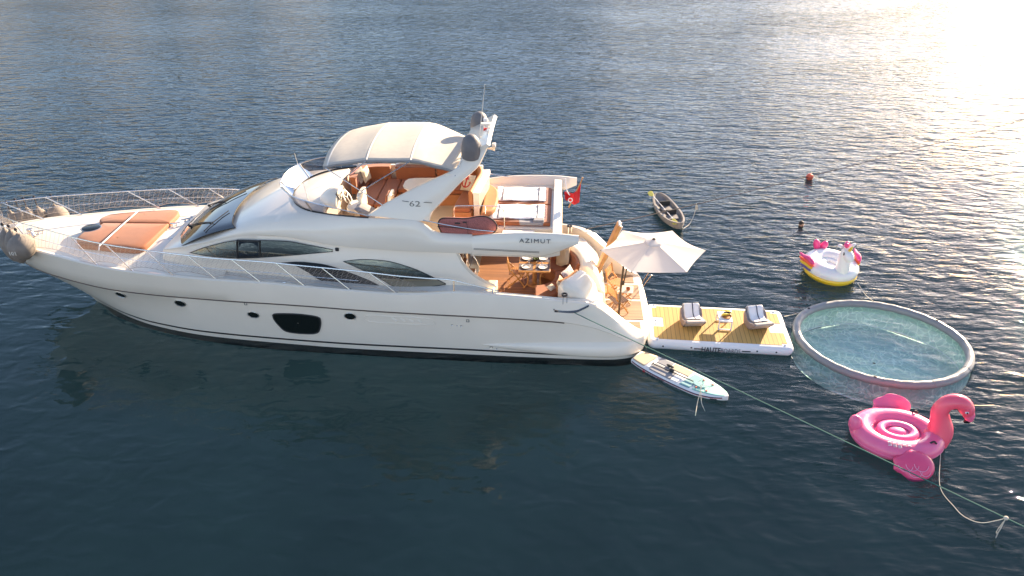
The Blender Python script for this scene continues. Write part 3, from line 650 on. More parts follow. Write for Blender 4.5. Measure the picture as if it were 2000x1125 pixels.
cushion('seat_cushion', [(-5.66, -.5), (-5.22, -.5), (-5.22, 1.50), (-5.66, 1.50)], 3.665, 3.8, parent=sofa)
cushion('seat_cushion', [(-5.205, -.5), (-4.76, -.5), (-4.76, 1.50), (-5.205, 1.50)], 3.665, 3.8, parent=sofa)
cushion('seat_cushion', [(-4.745, .62), (-3.6, .62), (-3.6, 1.50), (-4.745, 1.50)], 3.665, 3.8, parent=sofa)
cushion('seat_cushion', [(-3.585, .62), (-2.45, .62), (-2.45, 1.50), (-3.585, 1.50)], 3.665, 3.8, parent=sofa)
back('back_cushion', [tuple(p[:2]) for p in cr([(-6.08, .45, 0), (-6.1, .9, 0), (-6.0, 1.3, 0), (-5.6, 1.52, 0), (-5.1, 1.55, 0)], 16)], 3.7, 4.22, -.15, parent=sofa)
back('back_cushion', [(-4.93, 1.55), (-4.2, 1.56), (-3.72, 1.57)], 3.72, 4.20, -.15, parent=sofa)
back('back_cushion', [(-3.68, 1.57), (-3.0, 1.57), (-2.5, 1.57)], 3.72, 4.20, -.15, parent=sofa)
mb = MB(); mb.prism([(-6.2, 1.66), (-2.3, 1.70), (-2.3, 1.84), (-6.2, 1.80)], 3.3, 4.14); part(mb, 'sofa_surround', 'gel', bevel=.03)
# aft return: seat with a tall white shell towards the stern
ar = MB(); ar.prism([(-2.95, -.62), (-2.42, -.62), (-2.3, .6), (-2.45, 1.5), (-2.85, 1.5), (-2.8, .6)], 3.32, 3.66); a2 = part(ar, 'sofa_base', 'tan', bevel=.02)
cushion('seat_cushion', [(-2.95, -.62), (-2.45, -.62), (-2.36, .2), (-2.36, .62), (-2.80, .62), (-2.88, .1)], 3.665, 3.79, parent=a2)
bp = [tuple(p[:2]) for p in cr([(-2.38, -.45, 0), (-2.30, .3, 0), (-2.22, 1.0, 0), (-2.35, 1.5, 0), (-2.6, 1.62, 0)], 18)]
back('back_cushion', bp, 3.7, 4.25, .12, 'tan', parent=a2); back('back_shell', [(p[0]+.02, p[1]) for p in bp[:14]], 3.3, 4.2, -.16, 'gel', parent=a2)
# companion seat in front of the arch leg
cs = at(748, 386, z=4.1); mb = MB(); mb.prism([(cs[0]-.25, cs[1]-.3), (cs[0]+.2, cs[1]-.3), (cs[0]+.2, cs[1]+.25), (cs[0]-.25, cs[1]+.25)], 3.32, 3.75); mb.slab([(cs[0]+.12, cs[1]-.3, 3.7), (cs[0]+.12, cs[1]+.26, 3.7), (cs[0]+.2, cs[1]+.22, 4.28), (cs[0]+.2, cs[1]-.26, 4.28)], (1, 0, 0), .10); q = part(mb, 'companion_seat', 'gel', bevel=.03)
mb = MB(); mb.slab([(cs[0]+.04, cs[1]-.27, 3.78), (cs[0]+.04, cs[1]+.24, 3.78), (cs[0]+.13, cs[1]+.2, 4.26), (cs[0]+.13, cs[1]-.24, 4.26)], (1, 0, 0), .07); part(mb, 'back_cushion', 'orange', parent=q, bevel=.03)
# fixed white table
tb = [at(px, py, z=4.08)[:2] for px, py in ((789, 366), (787, 362), (791, 354), (798, 349), (812, 347.5), (870, 347), (905, 352), (870, 372), (812, 372), (796, 371))]
mb = MB(); mb.prism([tuple(p) for p in tb], 4.04, 4.085); ft = part(mb, 'flybridge_table', 'gel2', bevel=.012)
mb = MB(); c_ = sum(np.array(tb))/len(tb); mb.lathe([(.22, 3.33), (.06, 3.37), (.05, 4.04)], (c_[0], c_[1], 0), 16); part(mb, 'pedestal', 'steel', parent=ft)
# ---- flybridge wings over the cockpit
WT = Tab([(-2.25, 3.62), (-1.5, 3.72), (-.6, 3.76), (0, 3.75), (.58, 3.70)])
WB = Tab([(-2.25, 3.105), (-1.2, 3.105), (-.45, 3.11), (-.2, 3.16), (.3, 3.37), (.58, 3.50)])
for s_ in (-1, 1):
    mb = MB(); rows = []
    for x in np.linspace(-2.25, .58, 34):
        zt, zb = WT(x), WB(x); k = min(1, (zt-zb)/.4); yo = 2.085
        rows.append([V(x, s_*1.86, max(zb, 3.08) if x < .1 else zb), V(x, s_*(yo-.03), zb-.0), V(x, s_*yo, zb+.03*k), V(x, s_*(yo+.0), zb+(zt-zb)*.4), V(x, s_*(2.03), zt-.03*k), V(x, s_*1.995, zt), V(x, s_*1.95, zt), V(x, s_*1.92, zt-.02*k), V(x, s_*1.86, max(zb, 3.33) if x < .3 else zb)])
    mb.grid(rows); mb.poly(rows[-1]); mb.poly(rows[0][::-1]); wg = part(mb, 'flybridge_wing', 'gel', ang=50)
    for k in (0, .05):
        mb = MB(); mb.tube([V(x, s_*2.092, 3.30-k*.6-(x+3.4)*.035+.06) for x in np.linspace(-2.2, -.45, 12)], .006, 5); part(mb, 'style_line', 'rub', parent=wg)
mb = MB(); mb.prism([(-2.28, -2.03), (-.2, -2.03), (.1, -1.9), (.1, 1.9), (-.2, 2.03), (-2.28, 2.03)], 3.06, 3.198); part(mb, 'cockpit_ceiling', 'cream')
# aft sun bed
cor = [(-1.98, -1.05), (-.16, -1.05), (-.16, 1.42), (-1.98, 1.42)]
mb = MB(); mb.prism([(-2.1, -1.14), (-.06, -1.14), (-.06, 1.5), (-2.1, 1.5)], 3.32, 3.47); sbb = part(mb, 'sun_bed_base', 'gel', bevel=.02)
cushion('mattress', [(-1.98, -1.03), (-.18, -1.03), (-.18, .17), (-1.98, .17)], 3.475, 3.6, parent=sbb); cushion('mattress', [(-1.98, .19), (-.18, .19), (-.18, 1.42), (-1.98, 1.42)], 3.475, 3.6, parent=sbb)
cushion('bolster', [tuple(p[:2]) for p in cr([(-2.12, -.9, 0), (-1.80, -.6, 0), (-1.72, 0, 0), (-1.78, .8, 0), (-2.12, 1.3, 0)], 14)], 3.6, 3.78, 'tan', .05, parent=sbb)
mb = MB(); mb.prism([(-.12, -1.86), (.12, -1.78), (.12, 1.82), (-.12, 1.86)], 3.3, 3.70); mb.prism([(-2.2, 1.52), (-.1, 1.52), (-.1, 1.86), (-2.2, 1.86)], 3.3, 3.5); part(mb, 'aft_coaming', 'gel', bevel=.03)
mb = MB(); mb.prism([(-1.5, -1.82), (-.6, -1.82), (-.6, -1.3), (-1.5, -1.3)], 3.32, 3.5); part(mb, 'step_locker', 'gel', bevel=.03)
# little rail by the ladder
def px_tube(pts, r, name, m='steel', parent=YA, n=None, seg=8):
    P = [at(px, py, **{k: v}) for px, py, k, v in pts]; mb = MB(); mb.tube(cr(P, n) if n else P, r, seg); return part(mb, name, m, parent=parent)
px_tube([(887, 424, 'y', -1.2), (887, 410, 'y', -1.2), (889, 403, 'y', -1.2), (900, 402, 'y', -1.2), (950, 402, 'y', -1.2), (975, 404, 'y', -1.2), (984, 413, 'y', -1.2), (985, 430, 'y', -1.2), (985, 448, 'y', -1.2)], .014, 'ladder_rail', n=40)
px_tube([(948, 402, 'y', -1.2), (948, 418, 'y', -1.2)], .012, 'ladder_rail_post')
px_tube([(826, 430, 'y', -1.93), (870, 439, 'y', -1.93), (930, 449, 'y', -1.96), (965, 452, 'y', -1.96)], .012, 'wing_rail')
px_tube([(918, 334, 'y', 1.95), (950, 338, 'y', 1.95), (992, 345, 'y', 1.95)], .014, 'wing_rail')
px_tube([(650, 318, 'y', 1.85), (690, 321, 'y', 1.85), (735, 325, 'y', 1.85), (800, 327, 'y', 1.85)], .012, 'wing_rail')
# ---- radar arch
fe = [(716, 421), (745, 402), (775, 385), (810, 367), (846, 350), (874, 338), (889, 330), (897, 318), (905, 306)]
be = [(838, 433), (843, 418), (858, 402), (880, 379), (902, 356), (922, 338), (935, 325), (945, 305), (955, 284)]
def leg_pt(p, t, s_): y = -(1.88-.72*t); q = at(*p, y=y); return V(q[0], s_*-y, q[2])
for s_ in (-1, 1):
    n = len(fe); ts = [0, .1, .24, .40, .56, .68, .76, .87, 1.0]; outer = []; inner = []
    F_ = cr([leg_pt(a, t, s_) for a, t in zip(fe, ts)], 24); B2 = cr([leg_pt(a, t, s_) for a, t in zip(be, ts)], 24)
    rows = []
    for i, (a, b) in enumerate(zip(F_, B2)):
        th = .20 - .06*i/23; w2 = V(0, -s_*th, -.03); rows.append([a+w2*.5+(b-a)*0, a*.97+b*.03+w2*.1, a*.9+b*.1, a*.5+b*.5+V(0, s_*.01, 0), a*.1+b*.9, a*.03+b*.97+w2*.1, b+w2*.5, a*.03+b*.97+w2*.9, a*.1+b*.9+w2, a*.9+b*.1+w2, a*.97+b*.03+w2*.9])
    mb = MB(); mb.grid(rows, cu=True); mb.poly(rows[-1]); al = part(mb, 'arch_leg', 'gel', ang=50)
    mb = MB(); q = F_[16]*.55+B2[16]*.45; 
    if s_ < 0:
        mb.slab([leg_pt((872, 338), .66, s_), leg_pt((890, 340), .7, s_), leg_pt((901, 348), .68, s_), leg_pt((897, 359), .62, s_), leg_pt((880, 359), .6, s_), leg_pt((868, 350), .62, s_)], (0, -1, .2), .035); part(mb, 'strut_plate', 'gel', parent=al, bevel=.01)
    TOPF, TOPB = F_[-1], B2[-1]
z_t = (TOPF[2]+TOPB[2])/2
mb = MB(); rows = []
for v in np.linspace(-1, 1, 21):
    y = v*1.2; dz = .06*(1-v*v)
    rows.append([V(TOPF[0]-.05, y, TOPF[2]-.02+dz), V(TOPF[0]-.02, y, TOPF[2]+.05+dz), V(TOPB[0]-.05, y, TOPB[2]+.06+dz), V(TOPB[0]+.03, y, TOPB[2]-.0+dz), V(TOPB[0]-.06, y, TOPB[2]-.07+dz), V(TOPF[0]+.03, y, TOPF[2]-.09+dz)])
mb.grid(rows, cu=True); mb.poly(rows[0]); mb.poly(rows[-1][::-1]); arch = part(mb, 'arch_bridge', 'gel', ang=50)
# satellite domes under covers
for (px, py, y_) in ((921, 311, -1.12), (937, 263, 1.12)):
    p = at(px, py, y=y_); mb = MB(); mb.lathe([(0, -.09), (.09, -.09), (.10, -.02), (.20, .0), (.255, .04), (.265, .14), (.262, .30), (.245, .42), (.20, .54), (.13, .62), (.05, .655), (0, .66)], p+V(0, 0, .02), 28); part(mb, 'satellite_dome', 'dome')
# mast with horns, lights and aerials
c = at(946, 283, y=0.0); mb = MB(); mb.tube([c, c+V(0, 0, .62)], .022, 8); mb.tube([c+V(.10, 0, 0), c+V(.12, 0, .62)], .018, 8); mb.box(c+V(.05, 0, .60), (.26, .12, .05)); mb.box(c+V(.05, 0, .34), (.24, .10, .03)); mst = part(mb, 'electronics_mast', 'gel2', bevel=.006)
for dz, dy, m in ((.69, 0, 'plastic'), (.42, -.06, 'red'), (.20, -.12, 'plastic'), (.12, .10, 'plastic')):
    mb = MB(); mb.lathe([(0, .1), (.05, .09), (.06, .05), (.055, 0)], c+V(.05, dy, dz-.02), 12); part(mb, 'navigation_light', m, parent=mst)
mb = MB(); mb.lathe([(.02, 0), (.03, .1), (.07, .2)], c+V(.12, -.28, .0), 12, ax='X'); mb.lathe([(.02, 0), (.03, .1), (.07, .16)], c+V(.12, -.20, -.02), 12, ax='X'); part(mb, 'horn', 'steel', parent=mst)
mb = MB(); mb.box(c+V(.28, -.18, .06), (.10, .12, .12)); part(mb, 'flood_light', 'plastic', parent=mst, bevel=.02)
for (a, b, r) in (((936, 270), (947, 165), .008), ((953, 262), (963, 222), .005), ((604, 397), (575, 299), .007)):
    y_ = -.5 if a[0] > 700 else -1.05
    p0 = at(*a, y=y_); p1 = at(*b, y=y_) ; mb = MB(); mb.tube([p0, (p0+p1)/2, p1], [r*1.5, r, r*.6], 6); part(mb, 'whip_aerial', 'gel2')
# ---- bimini
XB = Tab([(0, -6.28), (1, -2.62)])
def bim(u, v):
    """u 0 front .. 1 rear, v -1 near .. 1 far"""
    x = -6.30 + 3.68*u; half = 1.42 + .10*math.sin(math.pi*u) - .22*max(0, u-.75)*4*.6
    zc = float(np.interp(u, [0, .10, .335, .66, 1], [5.40, 5.50, 5.645, 5.66, 5.47]))
    z = zc - .10*abs(v)**2.4 - .03*math.sin(math.pi*((u-.01)*3.06 % 1))*(1-v*v)     # cloth sags between the bows
    x += .10*v*v*(1-u) ; return V(x, v*half, z - .95*max(0, u-.72)**1.2*abs(v)**1.5)
mb = MB(); mb.grid([[bim(u, v) for v in np.linspace(-1, 1, 25)] for u in np.linspace(0, 1, 37)]); bm_ = part(mb, 'bimini_top', 'canvas', solid=.008)
mb = MB()
for v in (-1, 1): mb = MB(); mb.grid([[bim(u, v)+V(0, v*.004, .004) for u in np.linspace(0, 1, 37)], [bim(u, v)+V(0, -v*.01, -.085-.01*math.sin(u*40)) for u in np.linspace(0, 1, 37)]]); part(mb, 'bimini_valance', 'canvas_dark', parent=bm_, solid=.004)
for u in (.03, .335, .66):
    mb = MB(); mb.grid([[bim(u, v)+V(0, 0, .006) for v in np.linspace(-1, 1, 25)], [bim(u+.012, v)+V(0, 0, .006) for v in np.linspace(-1, 1, 25)]]); part(mb, 'bimini_seam', 'gel2', parent=bm_)
    for s_ in (1,):
        pts = [bim(u+.006, v)-V(0, 0, .03) for v in np.linspace(-.99, .99, 21)]; mb = MB(); mb.tube(pts, .014, 6); part(mb, 'bimini_bow', 'steel', parent=bm_)
foot_ = at(748, 401, y=-1.80); 
for s_ in (-1, 1):
    fp = V(foot_[0], s_*1.80, foot_[2]); a = bim(.02, s_)-V(0, 0, .05); b1 = bim(.335, s_)-V(0, 0, .04); b2 = bim(.66, s_)-V(0, 0, .04); j1 = fp*.62+a*.38; j2 = fp*.30+a*.70
    for p, q in ((a, fp), (b1, j2), (b2, j1)):
        mb = MB(); mb.tube([p, q], .014, 7); part(mb, 'bimini_pole', 'steel', parent=bm_)
p, q = at(900, 312, y=-1.24), at(889, 352, y=-1.45); mb = MB(); mb.tube([p, q], .016, 8); mb.tube([bim(1, -1), q+V(0, 0, .12)], .012, 6); part(mb, 'bimini_strut', 'steel', parent=bm_)
for s_ in (-1, 1):
    p = at(658, 487.5, y=-2.0); p = V(p[0], s_*(yh(p[0], p[2])+.012), p[2]); mb = MB(); mb.box(p, (.10, .05, .10)); part(mb, 'vent_cap', 'rubber', bevel=.018)
    p = at(454, 453, y=-1.76); p = V(p[0]+.02, s_*1.80, p[2]); mb = MB(); mb.box(p, (.16, .03, .04), ry=-.5); part(mb, 'side_light', 'rubber', bevel=.01)
# ---- lettering on the yacht
def text_mesh(s, size, name, m, parent, mtx, ext=.003, bold=False, off=0., sx=1., space=1.):
    cu = bpy.data.curves.new('lettering', 'FONT'); cu.body = s; cu.size = size; cu.extrude = ext; cu.offset = off; cu.space_character = space; cu.resolution_u = 2
    t = bpy.data.objects.new('lettering', cu); COL.objects.link(t); bpy.context.view_layer.update()
    me = bpy.data.meshes.new_from_object(t); bpy.data.objects.remove(t); bpy.data.curves.remove(cu)
    me.name = name; me.materials.clear(); me.materials.append(M[m])
    me.transform(Matrix.Scale(sx, 4, (1, 0, 0))); me.transform(mtx)
    o = bpy.data.objects.new(name, me); COL.objects.link(o)
    if parent: o.parent = parent
    return o
def plane_mtx(o, xa, ya):
    xa = Vector(xa).normalized(); ya = Vector(ya); za = xa.cross(ya).normalized(); ya = za.cross(xa).normalized()
    m = Matrix((xa, ya, za)).transposed().to_4x4(); m.translation = Vector(o); return m
M['letter'] = mat('chrome_letter', (.16, .14, .11), .3, metal=.6); M['letter_dark'] = mat('dark_letter', (.05, .05, .055), .5)
o_ = at(1014, 473.5, y=-2.10); e_ = at(1078, 476, y=-2.07); text_mesh('AZIMUT', .155, 'lettering', 'letter_dark', YA, plane_mtx(o_+V(0, -.0, 0), (1, 0, -.015), (0, .22, 1)), .004, sx=1.25, space=1.25)
o_ = leg_pt((799, 400), .2, -1); xa = V(1, 0, .0); text_mesh('62', .21, 'lettering', 'letter', YA, plane_mtx(o_+V(0, -.035, -.03), xa, (-.0, .35, 1)), .004, sx=1.5)
for a, b in (((786, 391), (799, 393)), ((828, 394), (844, 395))):
    mb = MB(); mb.bar(leg_pt(a, .2, -1)+V(0, -.04, 0), leg_pt(b, .22, -1)+V(0, -.04, 0), .008, .014); part(mb, 'badge_line', 'letter')
# topside details: vents, exhaust, drains, exhaust sponson, name plates, fairleads
vp = [at(px, py, y=-2.41) for px, py in ((712, 620), (716, 616), (730, 615), (830, 620), (848, 627), (842, 634), (730, 629), (716, 626))]
mb = MB(); vv = cr(vp+[vp[0]], 40)[:-1]; vv = [V(p[0], hull_pt(p[0], p[2])[1]-.004, p[2]) for p in vv]; c_ = sum(vv)/40; mb.grid([vv, [p*.94+c_*.06+V(0, .05, 0) for p in vv], [c_+V(0, .055, 0) for p in vv]], cu=True); mb2 = MB(); mb2.tube(vv, .012, 6, closed=True); o = part(mb2, 'air_intake', 'gel')
for i in range(4):
    p = at(771+i*16, 622+i*.8, y=-2.42); mb = MB(); mb.bar(p+V(-.10, 0, .06), p+V(.06, -.02, -.07), .05, .03, up=(0, 1, 0)); part(mb, 'intake_fin', 'gel2', parent=o)
for px, py, r in ((883, 634, .028), (893, 635, .022), (901, 636, .032), (959, 679, .05), (970, 682, .026)):
    p = at(px, py, y=-2.42); h_ = hull_pt(p[0], p[2]); mb = MB(); mb.lathe([(r, .02), (r*.8, -.012), (r*.5, -.008), (0, .012)], (p[0], h_[1], p[2]), 14, ax='Y'); part(mb, 'drain_outlet', 'steel')
for px, py in ((478, 596), (914, 624.5)):
    p = at(px, py, y=-2.4); h_ = hull_pt(p[0], p[2]); mb = MB()
    for dx, dz, w_, d_ in ((-.035, 0, .012, .08), (.035, 0, .012, .08), (0, -.035, .08, .012), (0, .035, .08, .012)): mb.box((p[0]+dx, h_[1]-.006, p[2]+dz), (w_, .006, d_))
    part(mb, 'hull_marking', 'black')
rows = []      # bulged sponson low on the quarter
for x in np.linspace(-2.0, 2.55, 44):
    t = (x+2.0)/4.55; e = math.sin(min(t*1.25, 1)*math.pi/2)**.8; zt = .42+.20*e - .25*max(0, t-.8); zb = .40 - .30*e; row = []
    for k in np.linspace(0, 1, 9):
        z = zb+(zt-zb)*k; hb = abs(hull_pt(x, max(z, .02))[1]); row.append(V(x, -(hb + .012 + .13*e*math.sin(math.pi*k)**.7*(1-max(0, (t-.86)/.14)*.8) - (.02 if k in (0, 1) else 0)), z))
    rows.append(row)
for s_ in (-1, 1):
    mb = MB(); mb.grid([[V(p[0], -s_*p[1], p[2]) for p in r] for r in rows]); part(mb, 'spray_sponson', 'gel', ang=60)
f0, f1, f2, f3 = at(1083, 607, y=-2.44), at(1120, 609, y=-2.42), at(1140, 602, y=-2.38), at(1150, 597, y=-2.36)
mb = MB(); rows = []
for p, hh in zip(cr([f0, f1, f2, f3], 14), np.linspace(.07, .03, 14)): rows.append([p+V(0, -.012, hh), p+V(0, -.05, 0), p+V(0, -.012, -hh), p+V(0, .05, 0)])
mb.grid(rows, cu=True); mb.poly(rows[0]); mb.poly(rows[-1]); part(mb, 'fairlead', 'chrome_d', ang=60)
px_tube([(1030, 0, 'z', 2)] and [(1082, 603, 'y', -2.45), (1082, 612, 'y', -2.45)], .02, 'fairlead_end', 'rubber')
# ================================================================ cockpit and stern (parts of the yacht)
mb = MB(); mb.prism([(-2.7, -2.27), (.9, -2.2), (1.05, -1.6), (1.05, 1.6), (.9, 2.2), (-2.7, 2.27)], 1.28, 1.35); part(mb, 'cockpit_floor', 'teak')
for s_ in (-1, 1):       # inner linings and rounded quarter tops
    mb = MB(); rows = []
    for x in np.concatenate([np.linspace(-1.95, .6, 16), np.linspace(.75, 2.62, 20)]):
        zs, b = SH(x); w_ = .155 + .30*min(max((x-.4)/.9, 0), 1) - .16*min(max((x-2.2)/.4, 0), 1); fl = 1.345 if x < .95 else .47
        rows.append([V(x, s_*(b-.128), zs+.012), V(x, s_*(b-.13-(w_-.13)*.6), zs+.03), V(x, s_*(b-w_), zs-.0), V(x, s_*(b-w_-.03), max(zs-.12, fl)), V(x, s_*(b-w_-.04), fl-.005)])
    mb.grid(rows); part(mb, 'quarter_lining', 'gel2' if s_ < 0 else 'cream', ang=50)
# side door step and cockpit stairs
mb = MB(); mb.prism([(-2.5, -2.27), (-1.72, -2.27), (-1.62, -1.5), (-2.05, -1.5), (-2.12, -1.62), (-2.5, -1.62)], 1.35, 2.02); part(mb, 'boarding_step', 'gel', bevel=.03)
for i, (x0, x1, y0, y1, z) in enumerate(((-2.28, -1.98, -1.46, -1.0, 1.72), (-2.5, -2.29, -1.5, -1.0, 2.08), (-2.66, -2.51, -1.6, -1.0, 2.42))):
    mb = MB(); mb.box(((x0+x1)/2, (y0+y1)/2, (1.35+z)/2), (x1-x0, y1-y0, z-1.35)); st = part(mb, 'stair', 'gel', bevel=.02)
    mb = MB(); mb.box(((x0+x1)/2, (y0+y1)/2, z+.012), (x1-x0-.05, y1-y0-.06, .02)); part(mb, 'tread', 'teak', parent=st)
px_tube([(922, 497, 'y', -1.15), (932, 512, 'y', -1.15), (936, 528, 'y', -1.15), (931, 534, 'y', -1.15)], .016, 'stair_rail', n=16)
mb = MB(); mb.box((-2.72, .2, 2.28), (.05, 3.9, 1.9)); bh = part(mb, 'saloon_bulkhead', 'gel2')
for y0, y1 in ((-1.75, -.95), (-.9, .0), (.05, .95), (1.0, 1.8)):
    mb = MB(); mb.box((-2.68, (y0+y1)/2, 2.25), (.02, y1-y0, 1.75)); g_ = part(mb, 'glass_door', 'glassdark', parent=bh)
    mb = MB(); Q = [(-2.665, y0, 1.38), (-2.665, y1, 1.38), (-2.665, y1, 3.12), (-2.665, y0, 3.12)]; mb.tube(Q, .022, 6, closed=True); part(mb, 'door_frame', 'steeld', parent=g_)
mb = MB(); mb.box((-2.5, .4, 1.362), (.28, 2.6, .02)); part(mb, 'door_sill', 'steeld')
# crescent settee and the two white shells behind it
CC = (-.60, -.80)
def ab(r0, r1, a0, a1, n=16): return arcband(CC, r0, r1, a0, a1, n)
mb = MB(); mb.prism(ab(.66, 1.30, -88, 80), 1.35, 1.68); st_ = part(mb, 'settee_base', 'tan', ang=50)
for a0, a1 in ((-88, -34), (-33, 20), (21, 80)): cushion('seat_cushion', ab(.60, 1.22, a0, a1), 1.69, 1.82, bev=.035, parent=st_)
for a0, a1 in ((-56, -18), (-2, 80)):
    mb = MB(); rows = []
    for a in np.linspace(math.radians(a0), math.radians(a1), 18):
        rows.append([V(CC[0]+r*math.cos(a), CC[1]+r*math.sin(a), z) for r, z in ((1.10, 1.8), (1.14, 2.0), (1.20, 2.22), (1.26, 2.24), (1.30, 2.2), (1.3, 1.7))])
    mb.grid(rows); mb.poly(rows[0]); mb.poly(rows[-1][::-1]); part(mb, 'back_cushion', 'tan' if a0 < -20 else 'orange', parent=st_, ang=55)
def tr_x(y): return 1.50 - .16*(abs(y)/1.9)**2.5
for a0, a1 in ((-58, -17), (-4, 66)):
    mb = MB(); rows = []
    for i, a in enumerate(np.linspace(math.radians(a0), math.radians(a1), 26)):
        e = min(i, 25-i)/4; e = min(e, 1)**.5; c_, s2 = math.cos(a), math.sin(a); row = []
        for r, z in ((1.27, 1.5), (1.27, 2.20), (1.31, 2.285), (1.40, 2.32), (1.50, 2.30), (1.66, 2.18), (1.82, 1.96), (1.93, 1.62), (1.97, 1.3), (1.97, 1.0)):
            x, y = CC[0]+r*c_, CC[1]+r*s2*1.04; x = min(x, tr_x(y)-.02); zz = z - (1-e)*.12*(z > 1.6); y = max(min(y, 1.95), -2.12)
            row.append(V(x, y, zz))
        rows.append(row)
    mb.grid(rows); mb.poly(rows[0]); mb.poly(rows[-1][::-1]); part(mb, 'transom_shell', 'gel', ang=50)
mb = MB(); rows = []
for y in np.linspace(-2.06, 2.06, 36):
    e = 0 if abs(y) < 1.7 else (abs(y)-1.7)
    rows.append([V(.55, y, 1.66), V(.95-e*.3, y, 1.62), V(tr_x(y)-.30, y, 1.5), V(tr_x(y)-.10, y, 1.30), V(tr_x(y)-.01, y, 1.0), V(tr_x(y)+.02, y, .7), V(tr_x(y)+.04, y, .47)])
mb.grid(rows); part(mb, 'transom', 'gel', ang=60)
# bathing platform
plan = [(1.35, -2.0), (2.2, -2.05), (2.55, -1.86), (2.75, -1.5), (2.80, -.7), (2.82, 0), (2.80, .7), (2.75, 1.5), (2.55, 1.86), (2.2, 2.05), (1.35, 2.0)]
mb = MB(); mb.prism(plan, .30, .474); part(mb, 'bathing_platform', 'gel', bevel=.03)
for y0, y1 in ((-1.72, -1.14), (-1.0, .02), (.16, 1.0), (1.12, 1.7)):
    mb = MB(); xr = 2.62 if abs(y0+y1) < 2.4 else 2.5; mb.prism([(1.50, y0), (xr, y0), (xr, y1), (1.50, y1)], .474, .488); part(mb, 'platform_teak', 'teakw')
# raised gangway
g0, g1 = at(1160, 541, y=.0), at(1210, 437, y=.0)
dv = (g1-g0)/np.linalg.norm(g1-g0); up_ = V(dv[2], 0, -dv[0])
mb = MB(); mb.bar(g0, g1, .34, .07, up=up_); gw = part(mb, 'gangway', 'cream', bevel=.012)
mb = MB(); mb.bar(g0-up_*.045, g1-up_*.045, .30, .012, up=up_); mb.bar(g0-V(0, .18, 0), g1-V(0, .18, 0), .03, .10, up=up_);  part(mb, 'gangway_side', 'teakx', parent=gw)
for o_ in (-.13, .13):
    mb = MB(); mb.tube([g0+up_*.07+V(0, o_, 0), g1+up_*.07+V(0, o_, 0)], .026, 8); part(mb, 'gangway_rail', 'steel', parent=gw)
mb = MB(); mb.bar(g0+up_*.06, g1+up_*.06-dv*.05, .24, .05, up=up_); part(mb, 'gangway_frame', 'plastic', parent=gw, bevel=.01)
mb = MB(); mb.bar(g0+up_*.088+V(0, -.02, 0), g1+up_*.088-dv*.4+V(0, -.02, 0), .03, .01, up=up_); part(mb, 'gangway_cable', 'rubber', parent=gw)
mb = MB(); mb.lathe([(0, -.15), (.035, -.15), (.035, .15), (0, .15)], g1, 12, ax='Y'); mb.lathe([(0, -.2), (.08, -.2), (.08, .2), (0, .2)], g0, 12, ax='Y'); part(mb, 'gangway_roller', 'plastic', parent=gw)
mb = MB(); mb.box(g0-V(.02, 0, .10), (.2, .44, .2)); part(mb, 'gangway_hinge', 'gel', bevel=.03)
px_tube([(1177, 541, 'y', -.2), (1177, 585, 'y', -.2)], .025, 'shower_post', 'plastic')
for a, b in (((1254, 553), (1268, 531)), ((1256, 560), (1273, 537))):
    p = at(*a, z=.5); q = at(*b, y=p[1]); mb = MB(); mb.tube([p-(q-p)*.35+V(0, 0, 0), p, q], .016, 8); part(mb, 'ladder_pole', 'steel')
px_tube([(1233, 668, 'z', .55), (1246, 656, 'z', .58)], .02, 'quarter_cleat', 'steel')
# fairlead frames on the coaming (chrome lamp-like hoops)
for px, py, z in ((1102, 592, 1.93), (1112, 456, 1.95)):
    p = at(px, py, z=z); mb = MB()
    for k in range(3): a = k*2.1; mb.tube([p+V(.07*math.cos(a), .07*math.sin(a), 0), p+V(.07*math.cos(a), .07*math.sin(a), .26)], .008, 5)
    lt = part(mb, 'deck_lantern', 'steel'); mb = MB(); mb.lathe([(.085, .25), (.085, .29), (.05, .29), (.05, .25)], p, 16); part(mb, 'lantern_cap', 'black', parent=lt)

# ================================================================ loose things aboard
def build(mb, name, m, parent, **k): return mb.build(name, m, parent, loc=LOC0, **k)
def folding_chair(label, loc, rz, group, seat='teakx', arms=True):
    t = thing('folding_chair', label, 'chair', loc, rz, group)
    for s_ in (-1, 1):
        mb = MB(); mb.bar((.24, s_*.235, .01), (-.02, s_*.235, .40), .02, .042); mb.bar((-.02, s_*.235, .40), (-.20, s_*.235, .60), .02, .042); mb.bar((-.20, s_*.235, .58), (-.27, s_*.235, .93), .02, .042); build(mb, 'leg', 'teakx', t, bevel=.004)
        mb = MB(); mb.bar((-.26, s_*.205, .01), (.22, s_*.205, .45), .02, .042); build(mb, 'leg', 'teakx', t, bevel=.004)
    mb = MB()
    for x in np.linspace(-.19, .21, 8): mb.box((x, 0, .452), (.044, .46, .016))
    mb.box((.0, -.19, .437), (.44, .02, .018)); mb.box((.0, .19, .437), (.44, .02, .018)); build(mb, 'seat', seat, t)
    mb = MB(); B = lambda z: -.20-(z-.58)*.2
    for z in np.linspace(.66, .90, 6): mb.bar((B(z), -.225, z), (B(z), .225, z), .034, .014, up=(1, 0, .2))
    build(mb, 'backrest', 'teakx', t)
    mb = MB(); mb.bar((.22, -.2, .12), (.22, .2, .12), .03, .02); mb.bar((-.2, -.2, .10), (-.2, .2, .10), .03, .02); build(mb, 'stretcher', 'teakx', t)
    return t
folding_chair('folding teak chair facing the laid cockpit table', (-1.16, -.58, 1.352), 0.12, 'folding teak chairs')
folding_chair('folding teak chair on the bathing platform, turned back to the transom nearest the gangway', (1.86, .42, .49), -.45, 'folding teak chairs')
c3 = folding_chair('folding teak chair with brown canvas seat beside the dark umbrella pole', (1.86, -.62, .49), .55, 'folding teak chairs', seat='darkcloth')
